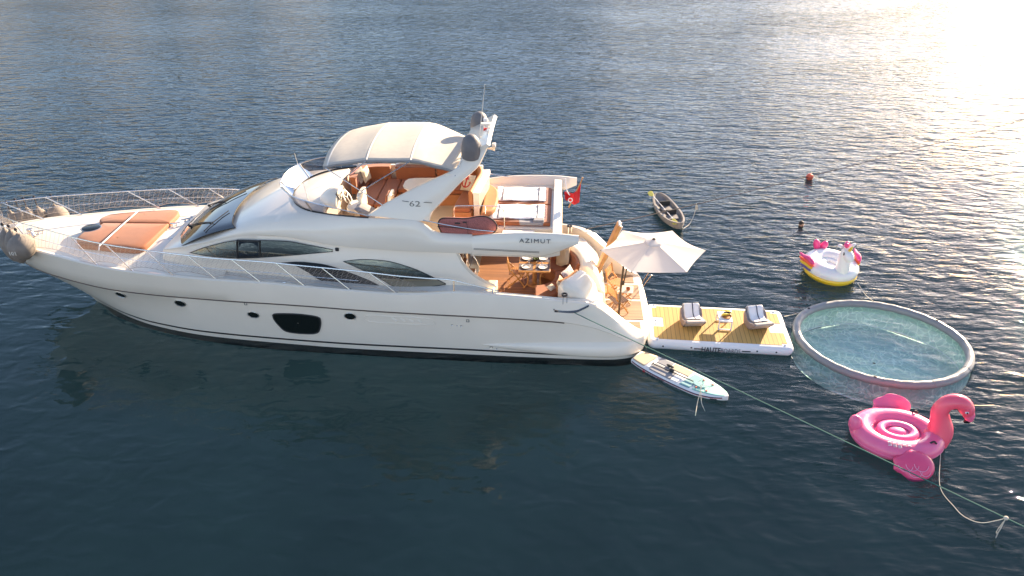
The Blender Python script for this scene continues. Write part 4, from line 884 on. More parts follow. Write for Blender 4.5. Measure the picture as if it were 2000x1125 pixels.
# cockpit table
T = thing('dining_table', 'teak cockpit table laid with four white plates', 'table', (-.62, -.53, 1.352))
mb = MB(); mb.prism(rrect(-.46, -.52, .46, .52, .04, 4), .66, .70); build(mb, 'tabletop', 'teakx', T, bevel=.006)
mb = MB(); mb.lathe([(.24, 0), (.22, .03), (.07, .05), (.06, .62), (.16, .66)], (0, 0, 0), 18); build(mb, 'pedestal', 'teakx', T)
for s_ in (-1, 1):
    A = [(s_*(.62-.34*math.cos(a)), .34*math.sin(a)+.34) for a in np.linspace(-1.3, 1.15, 14)]
    mb = MB(); rows = [[(x-.02*s_, y, z), (x+.02*s_, y, z)] for x, z in A for y in (0,)]
    mb.tube([(x*.62, -.30, z*.95+.01) for x, z in A], .022, 8); build(mb, 'leg', 'teakx', T)
    mb = MB(); mb.tube([(x*.62, .30, z*.95+.01) for x, z in A], .022, 8); build(mb, 'leg', 'teakx', T)
tz = 1.352+.70
def dinner(x, y, lab):
    t = thing('plate', lab, 'plate', (-.62+x, -.53+y, tz+.006), 0, 'white dinner plates')
    mb = MB(); mb.lathe([(0, .008), (.085, .008), (.10, .02), (.135, .026), (.132, .020), (.09, .004), (0, .001)], (0, 0, 0), 26); mb.build('dish', 'plastic', t, loc=LOC0)
    return t
M['mat'] = mat('woven_place_mat', (.16, .14, .16), .9, bump=(120, .002), var=(20, .5))
k = 0
for x, xl in ((-.24, 'left'), (.24, 'right')):
    for y, yl in ((-.26, 'near'), (.26, 'far')):
        m_ = MB(); m_.box((-.62+x, -.53+y, tz+.0025), (.40, .40, .004)); o = m_.build('place_mat', 'mat'); tag(o, f'dark woven mat at the {yl} {xl} corner of the cockpit table', 'place mat', 'woven place mats')
        dinner(x*1.02, y, f'white plate at the {yl} {xl} corner of the cockpit table')
M['clear'] = mat('clear_glass', (.9, .9, .92), .05, trans=.9, ior=1.2)
def glass(x, y, z, lab, h=.12, m='clear', grp='drinking glasses', r=.032):
    t = MB(); t.lathe([(0, 0), (r*.8, 0), (r, h), (r*.9, h), (r*.7, .01), (0, .01)], (0, 0, 0), 14); o = t.build('glass', m); o.location = (x, y, z); return tag(o, lab, 'glass', grp)
for x, y, l_ in ((-.72, -.40, 'beside the salad bowl, towards the chair'), (-.45, -.40, 'beside the salad bowl, towards the settee'), (-.80, -.58, 'between the two mats nearest the chair'), (-.42, -.66, 'between the two mats nearest the settee')): glass(x, y, tz+.001, 'clear tumbler on the cockpit table '+l_)
M['leaf'] = mat('salad_leaf', (.12, .17, .03), .6, var=(40, .5))
B = thing('salad_bowl', 'bowl of green leaves in the middle of the cockpit table', 'bowl', (-.60, -.36, tz+.001))
mb = MB(); mb.lathe([(0, .0), (.06, 0), (.11, .06), (.105, .06), (.05, .01), (0, .01)], (0, 0, 0), 18); build(mb, 'dish', 'port', B)
mb = MB(); rnd = random.Random(4)
for i in range(26):
    c = V(rnd.uniform(-.07, .07), rnd.uniform(-.07, .07), .05+rnd.uniform(0, .03)); a = V(rnd.uniform(-1, 1), rnd.uniform(-1, 1), rnd.uniform(-.3, .6))*.035; b = V(rnd.uniform(-1, 1), rnd.uniform(-1, 1), rnd.uniform(-.3, .6))*.03; mb.poly([c-a, c-b, c+a, c+b])
build(mb, 'leaves', 'leaf', B, smooth=False)
# little platform table
T = thing('platform_table', 'small square teak table with drinks on the bathing platform', 'table', (2.12, -.02, .49), -.1)
mb = MB(); mb.prism(rrect(-.24, -.22, .24, .22, .03, 3), .42, .445); build(mb, 'tabletop', 'canvas', T, bevel=.005)
for a in (-1, 1):
    for b in (-1, 1): mb = MB(); mb.bar((a*.2, b*.17, .01), (-a*.2, b*.17, .415), .018, .036); build(mb, 'leg', 'teakx', T)
M['lemon'] = mat('lemonade', (.75, .55, .05), .3); M['terra'] = mat('terracotta_pot', (.34, .12, .05), .7)
glass(2.0, .05, .936, 'glass of yellow drink on the small platform table', .13, 'lemon')
o = MB().lathe([(0, 0), (.05, 0), (.07, .07), (.06, .075), (.045, .02), (0, .02)], (0, 0, 0), 16).build('snack_bowl', 'terra'); o.location = (2.2, -.08, .936); tag(o, 'small terracotta bowl on the small platform table', 'bowl')
# pillows
def put_pillow(name, label, loc, rot, w, h, t, m, grp=None):
    mb = pillow(w, h, t); o = mb.build(name, m); o.location = loc; o.rotation_euler = [math.radians(a) for a in rot]; return tag(o, label, 'pillow', grp)
M['pil_beige'] = mat('beige_pillow_cloth', (.56, .42, .27), .85, var=(4, .12), bump=(30, .004)); M['pil_floral'] = mat('printed_pillow_cloth', (.66, .55, .50), .85, var=(22, .5)); M['pil_pink'] = mat('rose_pillow_cloth', (.42, .20, .19), .85, var=(12, .2)); M['pil_grey'] = mat('grey_pillow_cloth', (.30, .26, .24), .85, var=(9, .2)); M['pil_cream'] = mat('cream_pillow_cloth', (.68, .58, .44), .85, var=(14, .15))
p = at(1107, 504, z=2.03); put_pillow('pillow', 'large beige pillow on the cockpit settee under the flybridge wing', p+V(-.12, .05, .02), (55, -35, -40), .62, .62, .2, 'pil_beige')
p = at(1112, 538, z=2.08); put_pillow('pillow', 'pale printed pillow leaning on the near settee back', p, (55, 0, 62), .56, .46, .15, 'pil_floral')
p = at(1097, 556, z=2.05); put_pillow('pillow', 'tan pillow next to the printed one at the near end of the settee', p, (60, 0, 78), .42, .42, .15, 'pil_beige')
p = at(1078, 560, z=1.92); put_pillow('pillow', 'small cream cushion at the front corner of the cockpit settee', p+V(-.02, 0, -.02), (20, 0, 50), .24, .2, .12, 'pil_cream')
p = at(690, 350, z=4.02)+V(.10, -.02, .06); put_pillow('pillow', 'rose pillow at the forward end of the flybridge sofa', p, (62, 0, 70), .48, .42, .15, 'pil_pink', 'flybridge sofa pillows')
p = at(699, 346, z=4.03); put_pillow('pillow', 'grey brown pillow between the rose and the beige ones on the flybridge sofa', p+V(.10, 0, .06), (68, 0, 80), .48, .42, .15, 'pil_grey', 'flybridge sofa pillows')
p = at(711, 343, z=4.02); put_pillow('pillow', 'beige pillow standing last of the three on the flybridge sofa', p+V(.08, -.05, .06), (75, 0, 78), .45, .42, .14, 'pil_cream', 'flybridge sofa pillows')
pa = at(914, 357, z=4.04)
A = thing('anchor_pillow', 'cream pillow with a red anchor against the curved flybridge seat back', 'pillow', tuple(pa)); A.rotation_euler = (math.radians(58), math.radians(-8), math.radians(-38))
build(pillow(.50, .50, .16), 'cover', 'pil_cream', A)
M['anchor_red'] = mat('red_print', (.50, .03, .03), .8)
mb = MB(); Z = .086
mb.box((0, .0, Z), (.045, .30, .006)); mb.box((0, .10, Z+.0005), (.16, .04, .006)); mb.tube([(.045*math.cos(a), .175+.045*math.sin(a), Z) for a in np.linspace(0, 2*math.pi, 13)[:-1]], .012, 5, closed=True)
mb.tube([(.15*math.cos(a), -.02+.13*math.sin(a), Z-.012) for a in np.linspace(math.pi, 2*math.pi, 13)], .020, 5)
for s_ in (-1, 1): mb.add([(s_*.19, -.02, Z-.02), (s_*.15, .05, Z-.014), (s_*.10, -.01, Z)], [(0, 1, 2)])
build(mb, 'anchor_print', 'anchor_red', A)
# towels on the sun bed
def towel_on_bed(x0, x1, y0, y1, label):
    t = thing('towel', label, 'towel', ((x0+x1)/2, (y0+y1)/2, 3.602), 0, 'striped towels on the sun bed'); w_, h_ = (x1-x0)/2, (y1-y0)/2; rnd = random.Random(int(y0*100))
    mb = MB(); mb.grid([[V(x+rnd.uniform(-.012, .012), y+rnd.uniform(-.012, .012), .040+.012*math.sin(x*9+y*5)+.008*math.sin(y*17)) for x in np.linspace(-w_, w_, 22)] for y in np.linspace(-h_, h_, 16)]); build(mb, 'cloth', 'white_cloth', t, solid=.012)
    for sx in (-1, 1):
        mb = MB(); xs = sx*(w_-.20); mb.grid([[V(xs+dx, y, .046+.012*math.sin(xs*9+y*5)+.008*math.sin(y*17)) for dx in (-.014, .014)] for y in np.linspace(-h_+.01, h_-.01, 30)]); build(mb, 'stripe', 'blue_line', t)
        mb = MB()
        for k in range(26): y = -h_+2*h_*(k+.5)/26; mb.tube([(sx*w_, y, .036), (sx*(w_+.03), y+.005, .022), (sx*(w_+.055), y-.004, .008)], .004, 4)
        build(mb, 'fringe', 'white_cloth', t)
towel_on_bed(-1.85, -.36, -.86, .04, 'white towel with navy stripes on the near half of the orange sun bed')
towel_on_bed(-1.82, -.36, .34, 1.28, 'white towel with navy stripes on the far half of the orange sun bed')
# round pink zip bag leaning inside the wing
pts = [at(px, py, y=-1.74) for px, py in ((857, 444), (855, 434), (862, 426), (880, 425), (910, 426), (935, 422), (952, 423), (966, 431), (972, 441), (969, 450), (960, 455), (930, 457), (890, 460), (866, 457))]
P = cr(pts+[pts[0]], 56)[:-1]; dz = min(p[2] for p in P)-3.33
c0 = sum(P)/len(P); BG = thing('zip_bag', 'kidney shaped rose coloured bag with black piping leaning inside the flybridge wing', 'bag', (c0[0], -1.74, c0[2]))
M['bagpink'] = mat('rose_mesh_cloth', (.42, .14, .12), .75, var=(60, .5), bump=(120, .003))
mb = MB(); rows = []
for k, o_ in ((.0, -.11), (.6, -.10), (.92, -.06), (1, 0), (.92, .06), (.6, .10), (0.0, .11)): rows.append([(p-c0)*max(k, .01)+V(0, o_+.10*(p-c0)[2]*k, 0) for p in P])
mb.grid(rows, cu=True); build(mb, 'body', 'bagpink', BG)
mb = MB(); mb.tube([(p-c0)*.985+V(0, -.035+.10*(p-c0)[2], 0) for p in P], .016, 6, closed=True); mb.tube([V(x, -.118-.04*(1-(x/.8)**2)*0, -.03-.05*math.sin(x*2)) for x in np.linspace(-.78, .78, 20)], .010, 6); mb.tube([V(.0, -.12, .16), V(0.02, -.12, 0), V(0.03, -.118, -.2)], .006, 5); mb.box((-.24, -.118, .13), (.14, .02, .035)); mb.box((-.05, -.118, .16), (.1, .02, .03)); build(mb, 'piping', 'rubber', BG)
# folded grey chair pads on the deck by the wing
mb = MB(); p = at(1038, 444, z=3.42); mb.prism(rrect(-.36, -.13, .36, .13, .08, 4), 0, .10); mb.box((.2, 0, .13), (.3, .2, .05)); o = mb.build('folded_lounger', 'grey_cushion', bevel=.02); o.location = (p[0], p[1]+.05, 3.505); tag(o, 'folded grey lounger pad on the step locker beside the sun bed', 'lounger')
# ensign on its raked staff
f0, f1 = at(1111, 405, y=-.2), at(1137, 350, y=-.2)
FS = thing('ensign_staff', 'raked staff with a red ensign at the flybridge stern', 'flag', tuple(f0)); d = f1-f0
mb = MB(); mb.tube([V(0, 0, -.0), d*1.02], [.02, .014], 8); mb.lathe([(0, .05), (.028, .03), (.02, 0)], d*1.02, 10); build(mb, 'staff', 'teakx', FS)
mb = MB(); Q = lambda px, py: at(px, py, y=-.2)-f0
rows = []
for v in np.linspace(0, 1, 12):
    a = Q(1135, 355)*(1-v)+Q(1131, 397)*v; m_ = Q(1123, 379)*(1-v)+Q(1115, 398)*v; b = Q(1102, 375)*(1-v)+Q(1104, 388)*v
    rows.append([a*(1-t)**2+2*t*(1-t)*(m_*1.35-(a+b)*.175)+b*t*t+V(0, .07*math.sin(t*9+v*2), 0) for t in np.linspace(0, 1, 16)])
mb.grid(rows); fl = build(mb, 'ensign', 'red', FS, solid=.004)
mb = MB(); c = Q(1114, 388)+V(0, -.10, 0); mb.lathe([(.045, 0), (.07, 0), (.07, .004), (.045, .004), (.045, 0)], c, 16, ax='Y'); build(mb, 'white_device', 'plastic', fl)
mb = MB(); a, b, c = at(1104, 349, y=-.2)-f0, at(1107, 372, y=-.2)-f0, at(1113, 381, y=-.2)-f0; mb.tube(cr([a, b, c], 12), .018, 6); build(mb, 'lanyard', 'white_cloth', FS)
# fenders on the bow rails
def fender(label, p_top, drop, h, r, m='fender', lean=0., grp='grey covered bow fenders', txt=None):
    """p_top: where the lanyard is tied; hangs straight down"""
    t = thing('fender', label, 'fender', tuple(p_top), 0, grp); z = -drop
    mb = MB(); mb.tube([V(0, 0, .02), V(.01, 0, z*.5), V(0, 0, z+.04)], .017, 6); mb.ell((0, 0, 0), (.045, .035, .05), 8, 6); build(mb, 'lanyard', 'rope_d', t)
    mb = MB(); prof = [(0, z), (.035, z), (.04, z-.04)]
    for k in np.linspace(.03, 1, 22): prof.append((max(.04*(k < .1), r*math.sin(math.pi*k**.86)**(.62 if k > .5 else .78)), z-.04-(h-.04)*k))
    mb.lathe(prof, (0, 0, 0), 24)
    for i, v in enumerate(mb.v): a = math.atan2(v[1], v[0]); k = 1+.018*math.sin(8*a); mb.v[i] = (v[0]*k, v[1]*k, v[2])
    b_ = build(mb, 'cover', m, t)
    if txt: text_mesh(txt, .17, 'number', 'gel2', t, plane_mtx((-.17, -r-.012, z-.52), (1, 0, 0), (0, 0, 1)), .004)
    return t
for px, py, y_, h, r, dr, l_ in ((12, 394, 1.25, .92, .20, .30, 'first of the far bow fenders from the stem'), (29, 390, 1.35, .90, .20, .30, 'second of the far bow fenders from the stem'), (45, 388, 1.5, .92, .21, .30, 'middle one of the five far bow fenders'), (66, 385, 1.7, .92, .22, .32, 'fourth of the far bow fenders, beside the big round one'), (99, 382, 1.9, .98, .34, .30, 'largest roundest far bow fender, nearest the sun pad')):
    p = at(px, py, y=y_); fender(l_, (p[0], y_, p[2]), dr, h, r, 'fender')
for px, py, y_, h, r, dr, tx, l_ in ((4, 438, -1.0, 1.15, .25, .10, None, 'long dark grey bow fender, foremost on the near side'), (16, 441, -1.15, 1.15, .27, .10, None, 'long grey bow fender behind the numbered one'), (30, 448, -1.42, .86, .37, .12, '101', 'round brown grey bow fender with the number 101')):
    p = at(px, py, y=y_); fender(l_, (p[0], y_, p[2]), dr, h, r, 'fender', txt=tx)
# umbrella
UC = V(2.70, -.92, 0); PB = at(1208, 621, z=.49)
U = thing('cantilever_umbrella', 'open white six sided umbrella shading the bathing platform', 'umbrella', tuple(PB)); o_ = UC-V(PB[0], PB[1], .49)
M['ucloth'] = cloth('umbrella_cloth', (.86, .81, .77), .42, var=(2, .03)); M['polebrown'] = mat('dark_bronze_pole', (.05, .035, .025), .4, metal=.3)
RIM = [V(o_[0]+1.47*math.cos(math.radians(2+60*k)), o_[1]+1.42*math.sin(math.radians(2+60*k)), 2.27) for k in range(6)]; AP = V(o_[0], o_[1], 2.56)
for k in range(6):
    a, b = RIM[k], RIM[(k+1) % 6]; rows = []
    for t in np.linspace(.09, 1, 9):
        rows.append([AP*(1-t)+(a*(1-s2)+b*s2)*t + V(0, 0, -.06*math.sin(math.pi*s2)*t) + (V(o_[0], o_[1], 2.27)-(a+b)/2)*.05*math.sin(math.pi*s2)*t for s2 in np.linspace(0, 1, 9)])
    mb = MB(); mb.grid(rows); build(mb, 'panel', 'ucloth', U)
    mb = MB(); mb.bar(AP-V(0, 0, .05), a-V(0, 0, .02), .02, .02); build(mb, 'rib', 'polebrown', U)
mb = MB(); mb.lathe([(.05, .05), (.22, .0), (.26, -.05), (.255, -.06), (.2, -.03)], AP, 18); build(mb, 'vent_cap', 'ucloth', U)
mb = MB(); mb.lathe([(0, .09), (.045, .08), (.05, .03)], AP, 12); build(mb, 'finial', 'rubber', U)
mb = MB(); mb.tube([(0, 0, 0), (0, 0, 1.2), (.04, 0, 1.9), (.12, .0, 2.22)], .032, 10); build(mb, 'pole', 'polebrown', U)
mb = MB(); mb.tube([(.06, .0, 1.15), (.13, .0, 1.7), (.20, 0, 2.18)], .020, 8); mb.box((.04, 0, 1.2), (.1, .05, .12)); build(mb, 'brace', 'polebrown', U)
mb = MB(); mb.tube([V(.10, 0, 2.18), V(o_[0]*.55, o_[1]*.55, 2.30), AP-V(0, 0, .12)], .024, 8); build(mb, 'arm', 'polebrown', U)
mb = MB(); mb.lathe([(0, .03), (.12, .03), (.14, 0)], (0, 0, 0), 18); build(mb, 'foot', 'polebrown', U)
# ================================================================ floating dock
M['letter_grey'] = mat('grey_letter', (.22, .22, .23), .5)
DK = thing('inflatable_dock', 'long white inflatable dock with yellow foam decking astern of the yacht', 'dock', (4.80, -.845, 0), math.radians(-2.6))
def dock_rows():
    rows = []; pl = []
    for r_, z in ((1, 0), ):
        pass
    prof = [(0.10, -.02), (0.03, .0), (0, .06), (-.012, .12), (0, .18), (.035, .235), (.09, .255), (.15, .258)]
    for ins, z in prof: rows.append([V(x, y, z) for x, y in rrect(-2.05+ins, -1.04+ins, 2.05-ins, 1.04-ins, .20-min(ins, .12), 6)])
    return rows
mb = MB(); r_ = dock_rows(); mb.grid(r_, cu=True); mb.poly(r_[-1]); mb.poly(r_[0][::-1]); build(mb, 'hull', 'pvc', DK, ang=60)
mb = MB()
out = [(-1.86, -.82), (-1.74, -.82), (-1.74, -.88), (1.72, -.88), (1.72, -.80), (1.88, -.80), (1.88, -.26), (1.50, -.26), (1.50, .24), (1.88, .24), (1.88, .78), (1.70, .78), (1.70, .88), (-1.72, .88), (-1.72, .78), (-1.86, .78), (-1.86, .26), (-1.56, .26), (-1.56, -.24), (-1.86, -.24)]
mb.prism(out, .2585, .266); build(mb, 'foam_decking', 'eva', DK, smooth=False)
for x, y in ((-1.8, .9), (-1.8, -.92), (1.8, .88), (1.8, -.88), (-1.78, .08), (-1.78, -.1)):
    mb = MB(); mb.lathe([(0, .02), (.025, .02), (.04, .0)], (x, y, .258), 12); build(mb, 'd_ring', 'steel', DK)
for x in (-.62, .72):
    mb = MB(); mb.box((x, -1.05, .10), (.24, .03, .035)); build(mb, 'carry_handle', 'black', DK, bevel=.01)
for x in (-1.62, -.82, 1.02, 1.55):
    mb = MB(); mb.ell((x, -1.04, .12), (.035, .02, .03), 8, 6); build(mb, 'fitting', 'rubber', DK)
text_mesh('HAUTE', .21, 'lettering', 'letter_dark', DK, plane_mtx((-.54, -1.085, .03), (1, 0, 0), (0, .16, 1)), .003, sx=.80, off=.005)
text_mesh('BOARDS', .195, 'lettering', 'letter_grey', DK, plane_mtx((.0, -1.085, .03), (1, 0, 0), (0, .16, 1)), .003, sx=.74)
M['ch_side'] = mat('mauve_grey_outdoor_cloth', (.26, .21, .20), .8, var=(8, .08)); M['ch_top'] = mat('grey_outdoor_cloth', (.45, .41, .38), .85, var=(8, .08))
def sling(label, loc, rz):
    t = thing('dock_lounger', label, 'lounger', loc, rz, 'padded loungers on the dock'); t.scale = (.92, .62, 1)
    prof = [(-.20, 0), (.16, 0), (.34, .16), (.50, .31), (.46, .36), (.34, .33), (.12, .24), (-.02, .25), (-.14, .33), (-.24, .46), (-.31, .49), (-.36, .46), (-.33, .3), (-.26, .08)]
    P = [tuple(p[:2]) for p in cr([(*p, 0) for p in prof]+[(*prof[0], 0)], 44)[:-1]]
    mb = MB(); n = len(P); rows = [[(x*.97, y, z*.97+.005) for x, z in P] if abs(abs(y)-.42) < .001 else [(x, y, z) for x, z in P] for y in (-.42, -.39, -.2, .2, .39, .42)]
    mb.grid(rows, cu=True); build(mb, 'seat', 'ch_top', t, ang=60)
    side = [(-.22, 0), (.16, 0), (.34, .15), (.50, .30), (.44, .345), (.16, .25), (-.02, .26), (-.14, .35), (-.26, .42), (-.33, .28), (-.27, .08)]
    S = [V(*p, 0) for p in side]; S = cr(S+[S[0]], 36)[:-1]
    for s_ in (-1, 1):
        mb = MB(); rr = []
        for k, dy in ((.9, 0), (1, .03), (1, .07), (.9, .10)): rr.append([V(.05+(p[0]-.05)*k, s_*(.40+dy), .2+(p[1]-.2)*k) for p in S])
        mb.grid(rr, cu=True); mb.poly(rr[0]); mb.poly(rr[-1]); build(mb, 'side_panel', 'ch_side', t, ang=60)
    mb = MB(); mb.box((.22, -.502, .27), (.07, .004, .02)); build(mb, 'maker_tag', 'plastic', t)
    return t
c, s = math.cos(DK.rotation_euler.z), math.sin(DK.rotation_euler.z)
for (x, y), rz, l_, l2 in (((4.06, -.80), -1.48, 'padded grey lounger under a striped towel, nearer the yacht', 'white towel with a navy line over the lounger nearer the yacht'), ((5.95, -.84), -1.36, 'padded grey lounger under a striped towel, nearer the round pool', 'white towel with a navy line over the lounger nearer the round pool')):
    sling(l_, (x, y, .267), rz)
    t = thing('towel', l2, 'towel', (x, y, .267), rz, 'towels over the dock loungers'); t.scale = (.92, .62, 1)
    path = [(-.375, .26), (-.385, .40), (-.36, .49), (-.31, .525), (-.24, .495), (-.15, .37), (-.03, .285), (.12, .27), (.32, .355)]; Pt = cr([(*p, 0) for p in path], 26)
    mb = MB(); mb.grid([[V(p[0], y2+.006*math.sin(i), p[1]+.006+.004*math.sin(y2*30+i)) for i, p in enumerate(Pt)] for y2 in np.linspace(-.36, .36, 14)]); build(mb, 'cloth', 'white_cloth', t, solid=.01)
    mb = MB(); mb.grid([[V(p[0]+.010, y2, p[1]+.016) for y2 in (.03, .075)] for p in Pt[6:]]); build(mb, 'stripe', 'blue_line', t)
T = thing('dock_table', 'white open framed side table between the two dock loungers', 'table', (4.99, -.88, .267), -.05)
for a in (-1, 1):
    for b in (-1, 1): mb = MB(); mb.box((a*.18, b*.25, .16), (.035, .035, .32)); build(mb, 'leg', 'plastic', T, bevel=.006)
mb = MB(); 
for b in (-1, 1): mb.box((0, b*.25, .305), (.36, .034, .03)); st2 = MB(); st2.box((0, b*.25, .03), (.33, .03, .03)); build(st2, 'stretcher', 'plastic', T)
for a in (-1, 1): mb.box((a*.18, 0, .305), (.034, .47, .03))
mb.box((-.18, 0, .305), (.03, .49, .028)); build(mb, 'frame', 'plastic', T)
mb = MB(); mb.box((0, 0, .326), (.38, .54, .012)); build(mb, 'tabletop', 'plastic', T, bevel=.004)
tt = .267+.333
o = MB().lathe([(0, 0), (.13, 0), (.15, .03), (.145, .03), (.125, .008), (0, .008)], (0, 0, 0), 20).build('snack_tray', 'teakx'); o.location = (5.03, -.90, tt); tag(o, 'round wooden tray on the white dock table', 'tray')
for x, y, m, l_ in ((4.98, -.90, 'lemon', 'tall yellow bottle lying in the wooden tray'), (5.05, -.80, 'port', 'dark bottle lying across the back of the tray')):
    mb = MB(); mb.lathe([(0, 0), (.032, 0), (.034, .14), (.014, .18), (.014, .23), (0, .23)], (0, 0, 0), 12, ax='X'); o = mb.build('bottle', m); o.location = (x-.08, y, tt+.06); o.rotation_euler = (0, 0, .2); tag(o, l_, 'bottle')
o = pillow(.20, .16, .06).build('folded_cloth', 'lemon'); o.location = (5.13, -.69, tt+.035); tag(o, 'bright yellow folded cloth at the far corner of the dock table', 'cloth')
# ================================================================ round floating pool
RC = V(9.42, -1.32, .10); 
_pts = np.array([at(px, py, z=.12)[:2] for px, py in ((1552, 640), (1664, 592), (1720, 596), (1800, 619), (1858, 645), (1898, 690), (1876, 730), (1770, 748), (1680, 732.5), (1595, 694), (1575, 609))])
_A = np.c_[2*_pts, np.ones(len(_pts))]; _s = np.linalg.lstsq(_A, (_pts**2).sum(1), rcond=None)[0]; RR = math.sqrt(_s[2]+_s[0]**2+_s[1]**2)
mean_ = _pts - _s[:2]; ang_ = np.arctan2(mean_[:, 1], mean_[:, 0]); rad_ = np.hypot(mean_[:, 0], mean_[:, 1]); od = np.argsort(ang_); ang_, rad_ = ang_[od], rad_[od]
aa = np.linspace(0, 2*math.pi, 120, endpoint=False)
rr_ = np.interp((aa+math.pi) % (2*math.pi)-math.pi, np.concatenate([ang_-2*math.pi, ang_, ang_+2*math.pi]), np.concatenate([rad_]*3))
rr_ = np.array([np.mean([rr_[(i+k) % 120] for k in range(-8, 9)]) for i in range(120)])
PL = thing('floating_pool', 'round floating swimming pool with a fat grey inflated rim', 'pool', (_s[0], _s[1], 0))
def rim(i, dr=0, z=0, k=1.): return V((rr_[i]*k+dr)*math.cos(aa[i]), (rr_[i]*k+dr)*math.sin(aa[i]), z)
mb = MB(); mb.tube([rim(i, 0, .085+.006*math.sin(aa[i]*31)) for i in range(120)], [.118+.003*math.sin(aa[i]*60) for i in range(120)], 16, closed=True); build(mb, 'rim_tube', 'ring', PL)
for i in range(0, 120, 12):
    mb = MB(); a_ = aa[i]; t_ = V(-math.sin(a_), math.cos(a_), 0); c_ = rim(i, 0, .085); n_ = V(math.cos(a_), math.sin(a_), 0)
    mb.tube([c_ + n_*.121*math.cos(q) + V(0, 0, .121*math.sin(q)) for q in np.linspace(0, 2*math.pi, 18)[:-1]], .0045, 5, closed=True); build(mb, 'rim_seam', 'steeld' if False else 'ring', PL)
for i in (9, 46, 82): mb = MB(); mb.lathe([(0, .02), (.03, .018), (.04, 0)], rim(i, 0, .203), 12); build(mb, 'air_valve', 'rubber', PL)
M['liner'] = bpy.data.materials.new('pool_liner_caustics'); M['liner'].use_nodes = True
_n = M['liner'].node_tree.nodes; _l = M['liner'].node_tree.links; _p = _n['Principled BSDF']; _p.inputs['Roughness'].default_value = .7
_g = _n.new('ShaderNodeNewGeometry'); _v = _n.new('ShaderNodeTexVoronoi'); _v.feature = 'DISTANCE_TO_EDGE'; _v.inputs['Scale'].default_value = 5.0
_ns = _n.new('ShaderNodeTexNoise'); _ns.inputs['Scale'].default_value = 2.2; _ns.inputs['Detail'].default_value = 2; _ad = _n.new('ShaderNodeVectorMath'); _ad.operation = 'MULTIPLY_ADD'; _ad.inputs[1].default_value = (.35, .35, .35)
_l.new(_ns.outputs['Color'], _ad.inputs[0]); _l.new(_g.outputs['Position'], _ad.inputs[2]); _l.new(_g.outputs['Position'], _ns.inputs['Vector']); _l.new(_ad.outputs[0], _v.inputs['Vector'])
_r2 = _n.new('ShaderNodeValToRGB'); _r2.color_ramp.elements[0].color = (1, 1, .86, 1); _r2.color_ramp.elements[1].color = (.60, .68, .60, 1); _r2.color_ramp.elements[1].position = .10; _l.new(_v.outputs[0], _r2.inputs[0]);  # pale veins: caustic light from the ripples, painted into the liner colour
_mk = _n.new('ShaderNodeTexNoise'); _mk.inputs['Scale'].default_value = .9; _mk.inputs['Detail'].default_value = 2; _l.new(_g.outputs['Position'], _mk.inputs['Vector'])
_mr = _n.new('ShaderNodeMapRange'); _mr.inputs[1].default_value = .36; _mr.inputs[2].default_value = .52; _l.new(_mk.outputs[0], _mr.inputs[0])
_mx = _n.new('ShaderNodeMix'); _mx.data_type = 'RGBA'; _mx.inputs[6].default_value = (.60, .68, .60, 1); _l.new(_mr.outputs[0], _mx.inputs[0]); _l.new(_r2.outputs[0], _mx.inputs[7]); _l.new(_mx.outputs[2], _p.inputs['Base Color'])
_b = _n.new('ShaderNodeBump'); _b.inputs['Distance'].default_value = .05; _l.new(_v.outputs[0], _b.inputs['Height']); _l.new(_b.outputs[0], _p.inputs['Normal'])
D_ = -.72
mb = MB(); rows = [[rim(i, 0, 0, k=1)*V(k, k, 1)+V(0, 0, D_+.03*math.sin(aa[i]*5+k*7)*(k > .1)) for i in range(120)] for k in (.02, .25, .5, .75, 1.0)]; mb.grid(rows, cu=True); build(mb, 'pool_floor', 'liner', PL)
M['netwall'] = mat('fine_pool_mesh', (.34, .42, .36), .8, var=(3, .2), bump=(9, .02))
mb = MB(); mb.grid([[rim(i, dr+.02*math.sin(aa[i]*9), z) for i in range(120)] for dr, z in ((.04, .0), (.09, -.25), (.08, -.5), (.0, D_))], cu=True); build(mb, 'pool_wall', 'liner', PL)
mb = MB(); mb.tube([rim(i, 0, D_+.03) for i in range(120)], .02, 6, closed=True); build(mb, 'bottom_hoop', 'pvc', PL)
# ================================================================ paddle board
nose, tail = at(1422, 776, z=.12), V(2.34, -2.28, .12); ax_ = nose-tail; L_ = np.linalg.norm(ax_[:2]); rz = math.atan2(ax_[1], ax_[0])
SB = thing('paddle_board', 'white and mint paddle board tied alongside the near quarter of the yacht', 'paddle board', ((nose[0]+tail[0])/2, (nose[1]+tail[1])/2, 0), rz)
HB = Tab([(-1, .27), (-.8, .345), (-.4, .41), (0, .425), (.4, .405), (.7, .30), (.9, .155), (.97, .07), (1, .015)])
us = np.linspace(-1, 1, 40); hl = L_/2
def rock(u): return .055*max(0, u-.3)**2*2
mb = MB(); rows = []
for u in us:
    b = HB(u); x = u*hl; z0 = rock(u); prof = [(0, -.03), (.75, -.03), (.96, .0), (1, .045), (.97, .095), (.88, .12), (0, .128)]
    row = [V(x, -b*k, z+z0) for k, z in prof] + [V(x, b*k, z+z0) for k, z in prof[-2:0:-1]]; rows.append(row)
mb.grid(rows, cu=True); mb.poly(rows[0]); mb.poly(rows[-1][::-1]); build(mb, 'board', 'pvc', SB, ang=60)
M['mint'] = mat('mint_foam', (.32, .60, .52), .7, var=(6, .05)); M['bgrey'] = mat('grey_foam', (.24, .24, .26), .75); M['bsand'] = mat('sand_foam', (.52, .42, .29), .75); M['bblue'] = mat('grey_blue_foam', (.20, .38, .40), .7)
